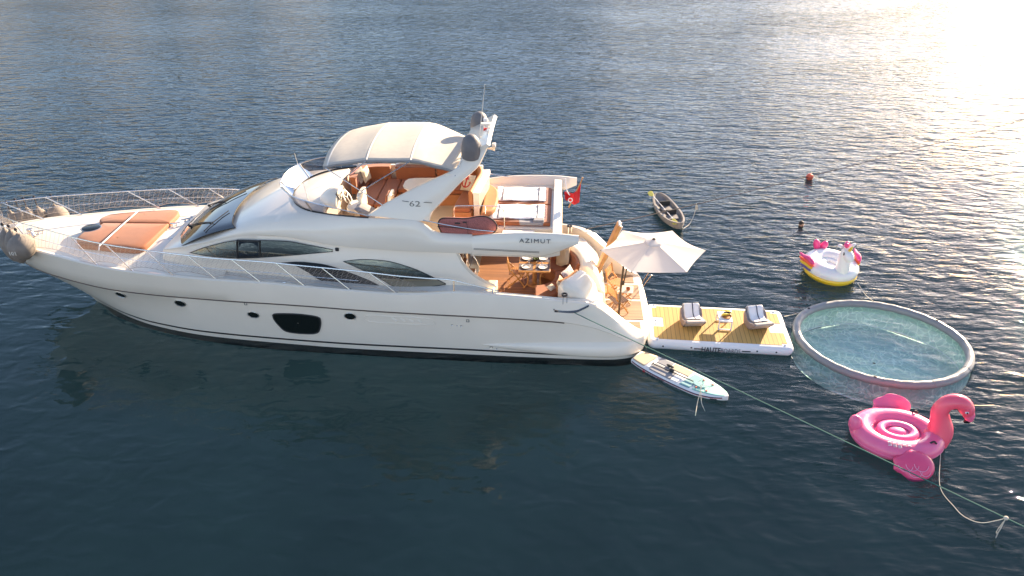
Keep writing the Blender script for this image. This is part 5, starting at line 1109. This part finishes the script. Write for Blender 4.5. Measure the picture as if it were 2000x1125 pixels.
def pad_on(u0, u1, k0, k1, name, m, dz=.133, skew=0.):
    mb = MB(); rows = []
    for v in np.linspace(0, 1, 14):
        row = []
        for q in np.linspace(k0, k1, 9):
            u = u0+(u1-u0)*v + skew*q; u = max(min(u, .97), -.985); row.append(V(u*hl, HB(u)*q, dz+rock(u)))
        rows.append(row)
    mb.grid(rows); build(mb, name, m, SB, solid=.005)
pad_on(-.98, -.66, -.86, .86, 'tail_pad', 'bsand', skew=.04); pad_on(-.64, -.58, -.84, .84, 'white_band', 'plastic', .1335); pad_on(-.56, -.08, -.86, .12, 'side_pad', 'bgrey', .1335); pad_on(-.56, -.28, .14, .86, 'deck_pad', 'bgrey', .1335); pad_on(-.26, .14, .14, .86, 'deck_pad', 'bsand', .1335)
pad_on(-.06, .10, -.86, .1, 'side_pad', 'plastic', .1335, .05); pad_on(.16, .36, -.86, .86, 'side_pad', 'bblue', .1335, .05); pad_on(.38, .95, -.84, .84, 'nose_pad', 'mint', .1335)
for (k0, m, z0, z1) in ((1.0, 'red', .052, .062), (1.0, 'blue_line', .064, .090)):
    mb = MB()
    for s_ in (-1, 1): mb.grid([[V(u*hl, s_*(HB(u)*.999+.006), z+rock(u)) for u in np.linspace(-.97, .93, 50)] for z in (z0, z1)])
    build(mb, 'rail_stripe', m, SB)
d1 = (HB(.1)-HB(-.55))
text_mesh('HAUTE', .10, 'lettering', 'letter_dark', SB, plane_mtx((-.56*hl, -HB(-.56)-.014, -.028), (1, -.05, 0), (0, .1, 1)), .003, sx=1.7, off=.003)
text_mesh('BOARDS', .09, 'lettering', 'letter_grey', SB, plane_mtx((-.20*hl, -HB(-.1)-.014, -.028), (1, .0, 0), (0, .1, 1)), .003, sx=1.6)
mb = MB(); mb.box((-.66*hl, -HB(-.66)-.012, .02), (.03, .008, .05)); mb.box((-.63*hl, -HB(-.63)-.012, .02), (.03, .008, .05)); build(mb, 'red_mark', 'red', SB)
mb = MB(); mb.box((.80*hl, -HB(.8)-.006, .05), (.18, .02, .03), rz=.55); build(mb, 'nose_handle', 'rubber', SB, bevel=.006)
for u, k in ((.42, -.5), (.42, .5), (.62, -.5), (.62, .5)):
    mb = MB(); mb.lathe([(0, .02), (.022, .018), (.03, 0)], (u*hl, HB(u)*k, .138+rock(u)), 10); build(mb, 'lashing_ring', 'buoy', SB)
mb = MB(); P = [V(u*hl, HB(u)*k, .155+rock(u)) for u, k in ((.42, -.5), (.62, .5), (.62, -.5), (.42, .5))]; mb.tube(P, .006, 5, closed=True); build(mb, 'bungee', 'rope_w', SB)
mb = MB(); mb.lathe([(0, .02), (.03, .018), (.035, 0)], (.9*hl, 0, .15), 12); build(mb, 'air_valve', 'rubber', SB)
mb = MB(); mb.ell((-.28*hl, .12, .17), (.12, .055, .03), 12, 8); mb.ell((-.18*hl, -.02, .18), (.07, .07, .05), 12, 8); o = build(mb, 'ankle_leash', 'rubber', SB)
PD = thing('paddle', 'slim black paddle lying along the paddle board', 'paddle', ((nose[0]+tail[0])/2, (nose[1]+tail[1])/2, .155), rz)
mb = MB(); mb.tube([(-.58*hl, -.10, .01), (.30*hl, -.06, .012)], .014, 8); build(mb, 'shaft', 'rubber', PD)
mb = MB(); mb.tube([(-.58*hl, -.15, .012), (-.58*hl, -.05, .012)], .018, 8); build(mb, 'grip', 'rubber', PD)
mb = MB(); mb.prism([(.30*hl, -.075), (.36*hl, -.15), (.50*hl, -.16), (.56*hl, -.08), (.50*hl, .01), (.36*hl, .0), (.30*hl, -.045)], -.002, .012); build(mb, 'blade', 'bblue', PD, bevel=.004)
# ================================================================ kayak
k0, k1 = at(1284, 380, z=.25), at(1331, 446, z=.2); ax_ = k1-k0; L_ = np.linalg.norm(ax_[:2]); hl = L_/2*.93; rz = math.atan2(ax_[1], ax_[0])
KY = thing('kayak', 'grey sit-on-top kayak floating beyond the umbrella', 'kayak', ((k0[0]+k1[0])/2, (k0[1]+k1[1])/2, 0), rz)
M['kgrey'] = mat('mottled_grey_plastic', (.27, .235, .205), .5, var=(3, .15)); M['kin'] = mat('kayak_inside', (.22, .20, .19), .6, var=(8, .25)); M['yellow'] = mat('yellow_plastic', (.66, .56, .08), .5)
KB = Tab([(-1, .10), (-.93, .22), (-.7, .36), (-.3, .44), (.1, .45), (.5, .38), (.8, .24), (.95, .10), (1, .03)])
mb = MB(); rows = []
for u in np.linspace(-1, 1, 44):
    b = KB(u); x = u*hl; sh = .26+.12*abs(u)**3; kl = -.05+.16*abs(u)**4; inn = max(b-.07, .004); dp = .17*(1-abs(u)**6)
    prof = [(0, kl), (b*.6, kl+.01), (b*.92, kl+.10), (b, sh-.03), (b*.985, sh), (inn, sh), (inn*.95, sh-.03), (inn*.8, sh-dp), (0, sh-dp-.01)]
    rows.append([V(x, -y, z) for y, z in prof] + [V(x, y, z) for y, z in prof[::-1]])
mb.cur = 0; mb.grid(rows); mb.poly(rows[0]); mb.poly(rows[-1][::-1])
hullk = build(mb, 'hull', 'kgrey', KY, ang=50)
mb = MB(); mb.grid([[V(u*hl, k*(KB(u)-.085)*.86, .265+.12*abs(u)**3-.17*(1-abs(u)**6)+.004+.02*(abs(k) > .9)) for k in np.linspace(-1, 1, 9)] for u in np.linspace(-.8, .82, 30)]); build(mb, 'well', 'kin', KY)
for x in (-.35, .45):
    mb = MB(); mb.prism(rrect(-.2, -.22, .2, .22, .08, 3), .12, .19); mb.xf(Matrix.Translation((x, 0, 0))); s2 = build(mb, 'seat', 'kin', KY, bevel=.02)
    mb = MB(); mb.prism(rrect(-.03, -.22, .03, .22, .02, 3), .18, .38); mb.xf(Matrix.Translation((x-.22, 0, 0))); build(mb, 'backrest', 'rubber', KY, bevel=.015)
for x, y in ((-.95, .0), (.95, 0), (.05, .05)): mb = MB(); mb.lathe([(0, .02), (.09, .02), (.11, 0)], (x, y, .12), 16); build(mb, 'hatch', 'rubber', KY)
mb = MB(); mb.tube([(-.6, -.40, .25), (-.6, -.48, .28), (-.5, -.48, .28)], .012, 6); mb.tube([(.5, .40, .25), (.5, .46, .28), (.6, .46, .28)], .012, 6); build(mb, 'side_handle', 'rubber', KY)
KP = thing('kayak_paddle', 'double ended paddle with yellow blades lying in the kayak', 'paddle', ((k0[0]+k1[0])/2, (k0[1]+k1[1])/2, .27), rz)
mb = MB(); mb.tube([(-1.15, -.30, .10), (.85, -.12, .02)], .014, 8); build(mb, 'shaft', 'plastic', KP)
for (x, y, z, s2) in ((-1.15, -.30, .10, -1), (.85, -.12, .02, 1)):
    mb = MB(); mb.prism([(0, -.03), (.12*s2, -.12), (.38*s2, -.12), (.46*s2, -.02), (.40*s2, .08), (.12*s2, .06), (0, .03)], -.01, .012); mb.xf(Matrix.Translation((x, y, z)) @ Matrix.Rotation(.35, 4, 'X')); build(mb, 'blade', 'yellow', KP, bevel=.006)
# ================================================================ inflatables
def torus_rows(a, b, r, rz_, z, n=48, m=14):
    rows = []
    for i in range(n):
        t = 2*math.pi*i/n; c_ = V(a*math.cos(t), b*math.sin(t), z); nr = V(math.cos(t)/a, math.sin(t)/b, 0); nr /= np.linalg.norm(nr)
        rows.append([c_ + nr*r*math.cos(2*math.pi*k/m) + V(0, 0, rz_*math.sin(2*math.pi*k/m)) for k in range(m)])
    return rows
FL = thing('flamingo_float', 'big pink inflatable flamingo floating in front of the round pool', 'inflatable', (8.33, -5.36, 0), math.radians(-4))
M['pink'] = mat('hot_pink_vinyl', (.98, .17, .33), .28, coat=.4, bump=(7, .006), var=(2.5, .06), sss=.15); M['pink2'] = mat('magenta_pink_vinyl', (.90, .20, .40), .30, coat=.4, sss=.15); M['coral'] = mat('coral_vinyl', (.97, .12, .19), .28, coat=.4, sss=.15); M['pinkline'] = mat('pale_pink_print', (.92, .35, .50), .4); M['magenta'] = mat('magenta_vinyl', (.85, .08, .20), .3, coat=.4)
mb = MB(); mb.grid(torus_rows(.80, .60, .27, .25, .22), cu=True, cv=True); build(mb, 'body_tube', 'pink', FL)
mb = MB(); mb.tube([V((1.068)*math.cos(t), (.868)*math.sin(t), .20) for t in np.linspace(0, 2*math.pi, 73)[:-1]], .008, 5, closed=True); build(mb, 'weld_seam', 'pink2', FL)
mb = MB(); mb.grid(torus_rows(.38, .27, .10, .07, .33), cu=True, cv=True); build(mb, 'inner_tube', 'pink2', FL)
mb = MB(); mb.ell((0, 0, .24), (.68, .50, .07), 30, 8); build(mb, 'seat_floor', 'pink2', FL)
mb = MB(); mb.ell((0, 0, .32), (.20, .14, .06), 20, 8); build(mb, 'seat_button', 'pink2', FL)
nk = cr([(.86, .0, .18), (.95, .03, .42), (.87, .05, .76), (.81, .06, .98), (.88, .06, 1.20), (1.04, .04, 1.31), (1.22, .02, 1.28), (1.35, .0, 1.12), (1.41, 0, .99)], 34)
rr2 = Tab([(0, .34), (.12, .30), (.25, .25), (.40, .20), (.6, .18), (.78, .18), (.9, .17), (1, .12)])
mb = MB(); mb.tube(nk, [rr2(i/33) for i in range(34)], 18); build(mb, 'neck', 'coral', FL)
bk = cr([(1.39, 0, 1.04), (1.46, 0, .93), (1.46, 0, .82), (1.38, 0, .75)], 12)
mb = MB(); mb.tube(bk[:8], [.13, .13, .125, .12, .11, .10, .095, .088], 14); build(mb, 'beak', 'pink', FL)
mb = MB(); mb.tube(bk[7:], [.082, .075, .06, .045, .02], 12); build(mb, 'beak_tip', 'port', FL)
for s_ in (-1, 1):
    e = V(1.28, s_*.162, 1.16); mb = MB(); mb.ell(e, (.045, .02, .03), 12, 8); ey_ = build(mb, 'eye', 'plastic', FL); mb = MB(); mb.ell(e+V(0, s_*.014, 0), (.022, .012, .022), 10, 6); build(mb, 'pupil', 'port', ey_)
def wing(mb, s_, x0, y0, w_, h_, th, tilt, zc):
    """puffed wing plate standing up beside the tube"""
    rows = []; n = 30
    out = []
    for i in range(n):
        a = 2*math.pi*i/n; r = 1 + (.07*math.cos(a*7) if math.cos(a) < -.1 else 0); out.append((w_*math.cos(a)*r, h_*math.sin(a)*(1-.25*(math.cos(a) < 0)*abs(math.cos(a)))*r))
    for k, d in ((.02, th), (.5, th*.92), (.82, th*.65), (.97, th*.25), (1, 0), (.97, -th*.25), (.82, -th*.65), (.5, -th*.92), (.02, -th)):
        rows.append([V(x0+x*k, y0-math.sin(tilt)*-z*k*(1 if s_ < 0 else 1)+s_*d*math.cos(tilt), zc+math.cos(tilt)*z*k+d*math.sin(tilt)) for x, z in out])
    mb.grid(rows, cu=True); return mb
for s_, lab in ((-1, 'near'), (1, 'far')):
    x0, y0, zc, tl = (.10, -1.0, .17, .85) if s_ < 0 else (.12, .92, .36, .5)
    mb = wing(MB(), s_, x0, y0, .46, .36 if s_ < 0 else .27, .13, tl, zc); wgo = build(mb, 'wing', 'magenta' if s_ < 0 else 'pink', FL)
    if s_ < 0:
        mb = MB()
        for (a0, r, cx, cz) in ((0, .16, .12, .02), (0, .14, -.08, .0), (0, .15, -.02, -.13), (0, .12, .20, -.12), (0, .15, -.22, -.02)):
            pts = []
            for a in np.linspace(math.pi*1.0, math.pi*1.95, 12):
                u, v = cx+r*math.cos(a), cz+r*math.sin(a); k = min(math.hypot(u/.46, v/.36), 1); d = .13*math.sqrt(max(1-k*k, 0))**.8+.006
                pts.append(V(x0+u, y0+math.sin(tl)*v-d*math.cos(tl)-.004, zc+math.cos(tl)*v+d*math.sin(tl)+.004))
            mb.tube(pts, .008, 5)
        build(mb, 'feather_print', 'pinkline', wgo)
mb = MB(); mb.ell((-.98, .02, .42), (.17, .15, .27), 18, 12, np.array(Matrix.Rotation(-.25, 3, 'Y'))); build(mb, 'tail', 'pink', FL)
for x, y, z in ((-.30, -.17, .32), (-.50, -.34, .40), (.62, -.50, .47), (.55, .60, .47)):
    mb = MB(); mb.tube(cr([(x-.07, y, z-.02), (x, y, z+.035), (x+.07, y, z-.02)], 8), .022, 6); build(mb, 'handle', 'rubber', FL)
M['warn'] = mat('white_print', (.72, .62, .66), .6, var=(40, .4))
mb = MB()
for i in range(4):
    for j in range(5 if i < 2 else 3): t = -2.05+j*.13; mb.box((.84*math.cos(t)*(1), .66*math.sin(t)-.03*i, .475-.012*i), (.085, .02, .004), rz=.15)
build(mb, 'warning_print', 'warn', FL)
# unicorn
UN = thing('unicorn_float', 'white and yellow inflatable unicorn with rainbow wings floating behind the pool', 'inflatable', (9.20, 2.86, 0), math.radians(-80))
M['uwhite'] = mat('white_vinyl', (.82, .80, .78), .3, coat=.4, sss=.1); M['uyel'] = mat('yellow_vinyl', (.80, .52, .02), .3, coat=.4); M['upink'] = mat('pink_vinyl', (.80, .06, .24), .3, coat=.4); M['uora'] = mat('orange_vinyl', (.85, .12, .05), .35); M['ublue'] = mat('violet_vinyl', (.13, .09, .28), .35)
mb = MB(); mb.grid(torus_rows(.66, .56, .30, .24, .34), cu=True, cv=True); build(mb, 'body_tube', 'uwhite', UN)
mb = MB(); mb.grid(torus_rows(.64, .54, .30, .20, .16), cu=True, cv=True); build(mb, 'bottom_tube', 'uyel', UN)
mb = MB(); mb.grid(torus_rows(.30, .24, .10, .06, .38), cu=True, cv=True); mb.ell((0, 0, .30), (.5, .42, .06), 24, 6); build(mb, 'seat_floor', 'uwhite', UN)
nk = cr([(.62, 0, .35), (.68, 0, .65), (.66, 0, .98), (.68, 0, 1.20), (.76, 0, 1.30)], 20); mb = MB(); mb.tube(nk, [.27, .26, .25, .24, .23, .225, .22, .215, .21, .205, .20, .20, .195, .19, .19, .18, .17, .15, .13, .10], 16); build(mb, 'neck', 'uwhite', UN)
mb = MB(); mb.ell((.84, 0, 1.14), (.24, .155, .17), 18, 12, np.array(Matrix.Rotation(.45, 3, 'Y'))); build(mb, 'head', 'uwhite', UN)
for s_ in (-1, 1):
    mb = MB(); mb.ell((.80, s_*.155, 1.20), (.04, .015, .055), 12, 8); ey_ = build(mb, 'eye', 'port', UN); mb = MB(); mb.ell((.815, s_*.168, 1.22), (.014, .006, .018), 8, 6); build(mb, 'glint', 'plastic', ey_)
    mb = MB(); mb.ell((.60, s_*.20, 1.38), (.05, .12, .06), 12, 8, np.array(Matrix.Rotation(s_*.4, 3, 'X'))); build(mb, 'ear', 'uwhite', UN)
mb = MB(); mb.lathe([(.055, 0), (.045, .06), (.05, .07), (.036, .13), (.04, .14), (.02, .21), (0, .26)], (0, 0, 0), 12); mb.xf(Matrix.Translation((.82, 0, 1.30)) @ Matrix.Rotation(.45, 4, 'Y')); build(mb, 'horn', 'uyel', UN)
mb = MB()
for p in ((.62, 0, 1.46), (.54, .03, 1.38), (.68, -.05, 1.44)): mb.ell(p, (.09, .08, .09), 12, 8)
build(mb, 'mane', 'upink', UN)
for s_ in (-1, 1):
    y0 = s_*.80
    w0 = V(.15, y0, .46)
    for k, (m, dz, ln) in enumerate((('upink', .14, .52), ('uora', .04, .48), ('uyel', -.05, .42), ('ublue', -.13, .36))):
        pts = cr([w0+V(.16-.02*k, 0, dz), w0+V(-.10, s_*.05, dz+.08-.02*k), w0+V(-.35, s_*.12, dz+.05-.02*k), w0+V(-ln-.02, s_*.16, dz+.08-.03*k)], 14)
        mb = MB(); mb.tube(pts, [.03, .06, .075, .08, .08, .08, .075, .07, .065, .06, .055, .05, .04, .02], 10); build(mb, 'wing_feather', m, UN)
mb = MB(); mb.ell((-.92, -.10, .62), (.13, .12, .24), 14, 10, np.array(Matrix.Rotation(.3, 3, 'X'))); mb.ell((-.90, .14, .58), (.12, .12, .20), 14, 10, np.array(Matrix.Rotation(-.4, 3, 'X'))); build(mb, 'tail', 'upink', UN)
mb = MB(); mb.ell((-.86, -.02, .40), (.10, .10, .10), 12, 8); build(mb, 'tail_root', 'ublue', UN)
# ================================================================ swimmer, buoy, ropes
sp_ = at(1564, 440, z=.0); SW = thing('person', 'swimmer with dark hair, only head and shoulders above water, beyond the unicorn float', 'person', (sp_[0], sp_[1], -.18), math.radians(-70))
def skin_body():
    """one continuous figure treading water"""
    joints = [(-.52, 0, -.34), (-.36, 0, -.26), (-.16, 0, -.17), (-.03, 0, -.04), (.01, 0, .09), (.02, 0, .17), (.03, 0, .27),
              (0, .19, -.06), (.08, .34, -.18), (.26, .42, -.14), (.34, .44, -.12), (0, -.19, -.06), (.08, -.34, -.18), (.26, -.42, -.14), (.34, -.44, -.12),
              (-.60, .10, -.38), (-.95, .13, -.46), (-1.35, .14, -.44), (-.60, -.10, -.38), (-.93, -.13, -.52), (-1.3, -.14, -.60)]
    edges = [(0, 1), (1, 2), (2, 3), (3, 4), (4, 5), (5, 6), (3, 7), (7, 8), (8, 9), (9, 10), (3, 11), (11, 12), (12, 13), (13, 14), (0, 15), (15, 16), (16, 17), (0, 18), (18, 19), (19, 20)]
    rad = [.15, .14, .15, .10, .055, .085, .075, .065, .045, .035, .025, .065, .045, .035, .025, .09, .06, .04, .09, .06, .04]
    me = bpy.data.meshes.new('body'); me.from_pydata(joints, edges, []); o = bpy.data.objects.new('body', me); COL.objects.link(o)
    md = o.modifiers.new('skin', 'SKIN'); o.modifiers.new('sub', 'SUBSURF').levels = 2; o.modifiers['sub'].render_levels = 2
    bpy.context.view_layer.update()
    if not me.skin_vertices:
        bpy.context.view_layer.objects.active = o; o.select_set(True)
        import bmesh; bm = bmesh.new(); bm.from_mesh(me); bm.verts.layers.skin.verify(); bm.to_mesh(me); bm.free()
    for i, r in enumerate(rad): me.skin_vertices[0].data[i].radius = (r, r); me.skin_vertices[0].data[i].use_root = (i == 0)
    me.materials.append(M['suit']); o.parent = SW; return o
skin_body()
mb = MB(); mb.ell((.03, 0, .235), (.098, .085, .118), 18, 14); mb.ell((.125, 0, .215), (.02, .016, .028), 8, 6); 
for s_ in (-1, 1): mb.ell((.03, s_*.088, .225), (.018, .012, .03), 8, 6)
build(mb, 'head', 'skin', SW)
mb = MB(); mb.ell((.012, 0, .262), (.108, .095, .108), 18, 12, np.array(Matrix.Rotation(-.35, 3, 'Y'))); build(mb, 'hair', 'hair', SW)
bp_ = at(1582, 343, z=.16); BU = thing('buoy', 'faded orange ball buoy threaded on the far mooring rope', 'buoy', tuple(bp_*V(1, 1, 0)))
mb = MB(); mb.ell((0, 0, .10), (.15, .13, .15), 22, 14); build(mb, 'float', 'buoy', BU)
mb = MB(); mb.lathe([(.03, -.165), (.03, .165)], (0, 0, 0), 12, ax='X'); mb.xf(Matrix.Translation((0, 0, .10)) @ Matrix.Rotation(.52, 4, 'Z')); mb.lathe([(.131, .09), (.136, .10), (.131, .11)], (0, 0, 0), 22, sq=(1.155, 1)); build(mb, 'collar', 'rubber', BU)
def rope(label, pts, r, m, name='mooring_rope', n=60, sag=0.):
    P = cr(pts, n) if len(pts) > 2 else [V(*pts[0])*(1-t)+V(*pts[1])*t for t in np.linspace(0, 1, n)]
    if sag: P = [p-V(0, 0, sag*4*t*(1-t)) for p, t in zip(P, np.linspace(0, 1, len(P)))]
    mb = MB(); mb.tube(P, r, 6); o = mb.build(name, m); return tag(o, label, 'rope')
e0 = at(1122, 611, y=-2.5); rope('green mooring rope from the near quarter passing over the paddle board to lower right', [e0, at(1420, 752, z=.75), at(1965, 1012, z=.42), at(2200, 1123, z=.28)], .013, 'rope_g', n=120)
rope('dark mooring rope from the far quarter running to the orange buoy', [at(1144, 448, z=1.9), at(1360, 399, z=.75), bp_+V(-.12, -.06, -.04)], .016, 'rope_d', n=80)
rope('dark mooring rope running on beyond the orange buoy', [bp_+V(.12, .07, -.04), at(1740, 304, z=.3), at(1925, 254, z=.15), at(2100, 207, z=.1)], .016, 'rope_d')
kn = at(1965, 1012, z=.42)
rope('slack pale line from the flamingo to the green mooring rope', [V(9.15, -5.9, .2), at(1836, 950, z=.03), at(1864, 990, z=.03), at(1885, 1010, z=.06), at(1915, 1021, z=.14), at(1945, 1017, z=.3), kn], .008, 'rope_w', 'tether_line')
mb = MB(); mb.ell(kn, (.05, .045, .045), 10, 8); mb.tube(cr([kn, kn+V(-.10, -.05, -.30), kn+V(-.14, -.1, -.36), kn+V(-.08, -.08, -.30), kn+V(-.02, -.02, -.02)], 20), .007, 5); mb.tube([kn, kn+V(-.12, -.12, -.28), kn+V(-.2, -.22, -.36)], .007, 5); tag(mb.build('rope_knot', 'rope_w'), 'pale knot with a loose tail tied on the green rope, lower right', 'knot')
rope('thin pale line from the unicorn to the rim of the pool', [at(1675, 553, z=.2), at(1690, 575, z=.04), at(1706, 589, z=.2)], .009, 'rope_w', 'tether_line', 20)
rope('thin pale line between the dock end and the pool rim', [at(1532, 618, z=.26), at(1542, 616, z=.12), at(1556, 613, z=.2)], .009, 'rope_w', 'tether_line', 20)
rope('thin pale line hanging from the far rope to the kayak', [at(1360, 399, z=.76), at(1356, 418, z=.3), at(1347, 437, z=.03), at(1335, 446, z=.12)], .008, 'rope_w', 'tether_line', 24)
kk = at(1360, 399, z=.75); tag(MB().tube(cr([kk+V(0, 0, .03), kk+V(.02, 0, -.15), kk+V(.05, 0, -.24), kk+V(.06, 0, -.1), kk], 14), .012, 5).build('rope_knot', 'rope_w'), 'pale bow knot on the far mooring rope above the kayak', 'knot')
for a, b, c_, l_ in (((1372, 750), (1363, 783), (1358, 812), 'left one of two pale cords trailing from the green rope beside the board nose'), ((1368, 752), (1370, 785), (1377, 803), 'right one of two pale cords trailing from the green rope beside the board nose')):
    rope(l_, [at(*a, z=.30), at(*b, z=.05), at(*c_, z=-.02)], .009, 'rope_w', 'trailing_cord', 24)
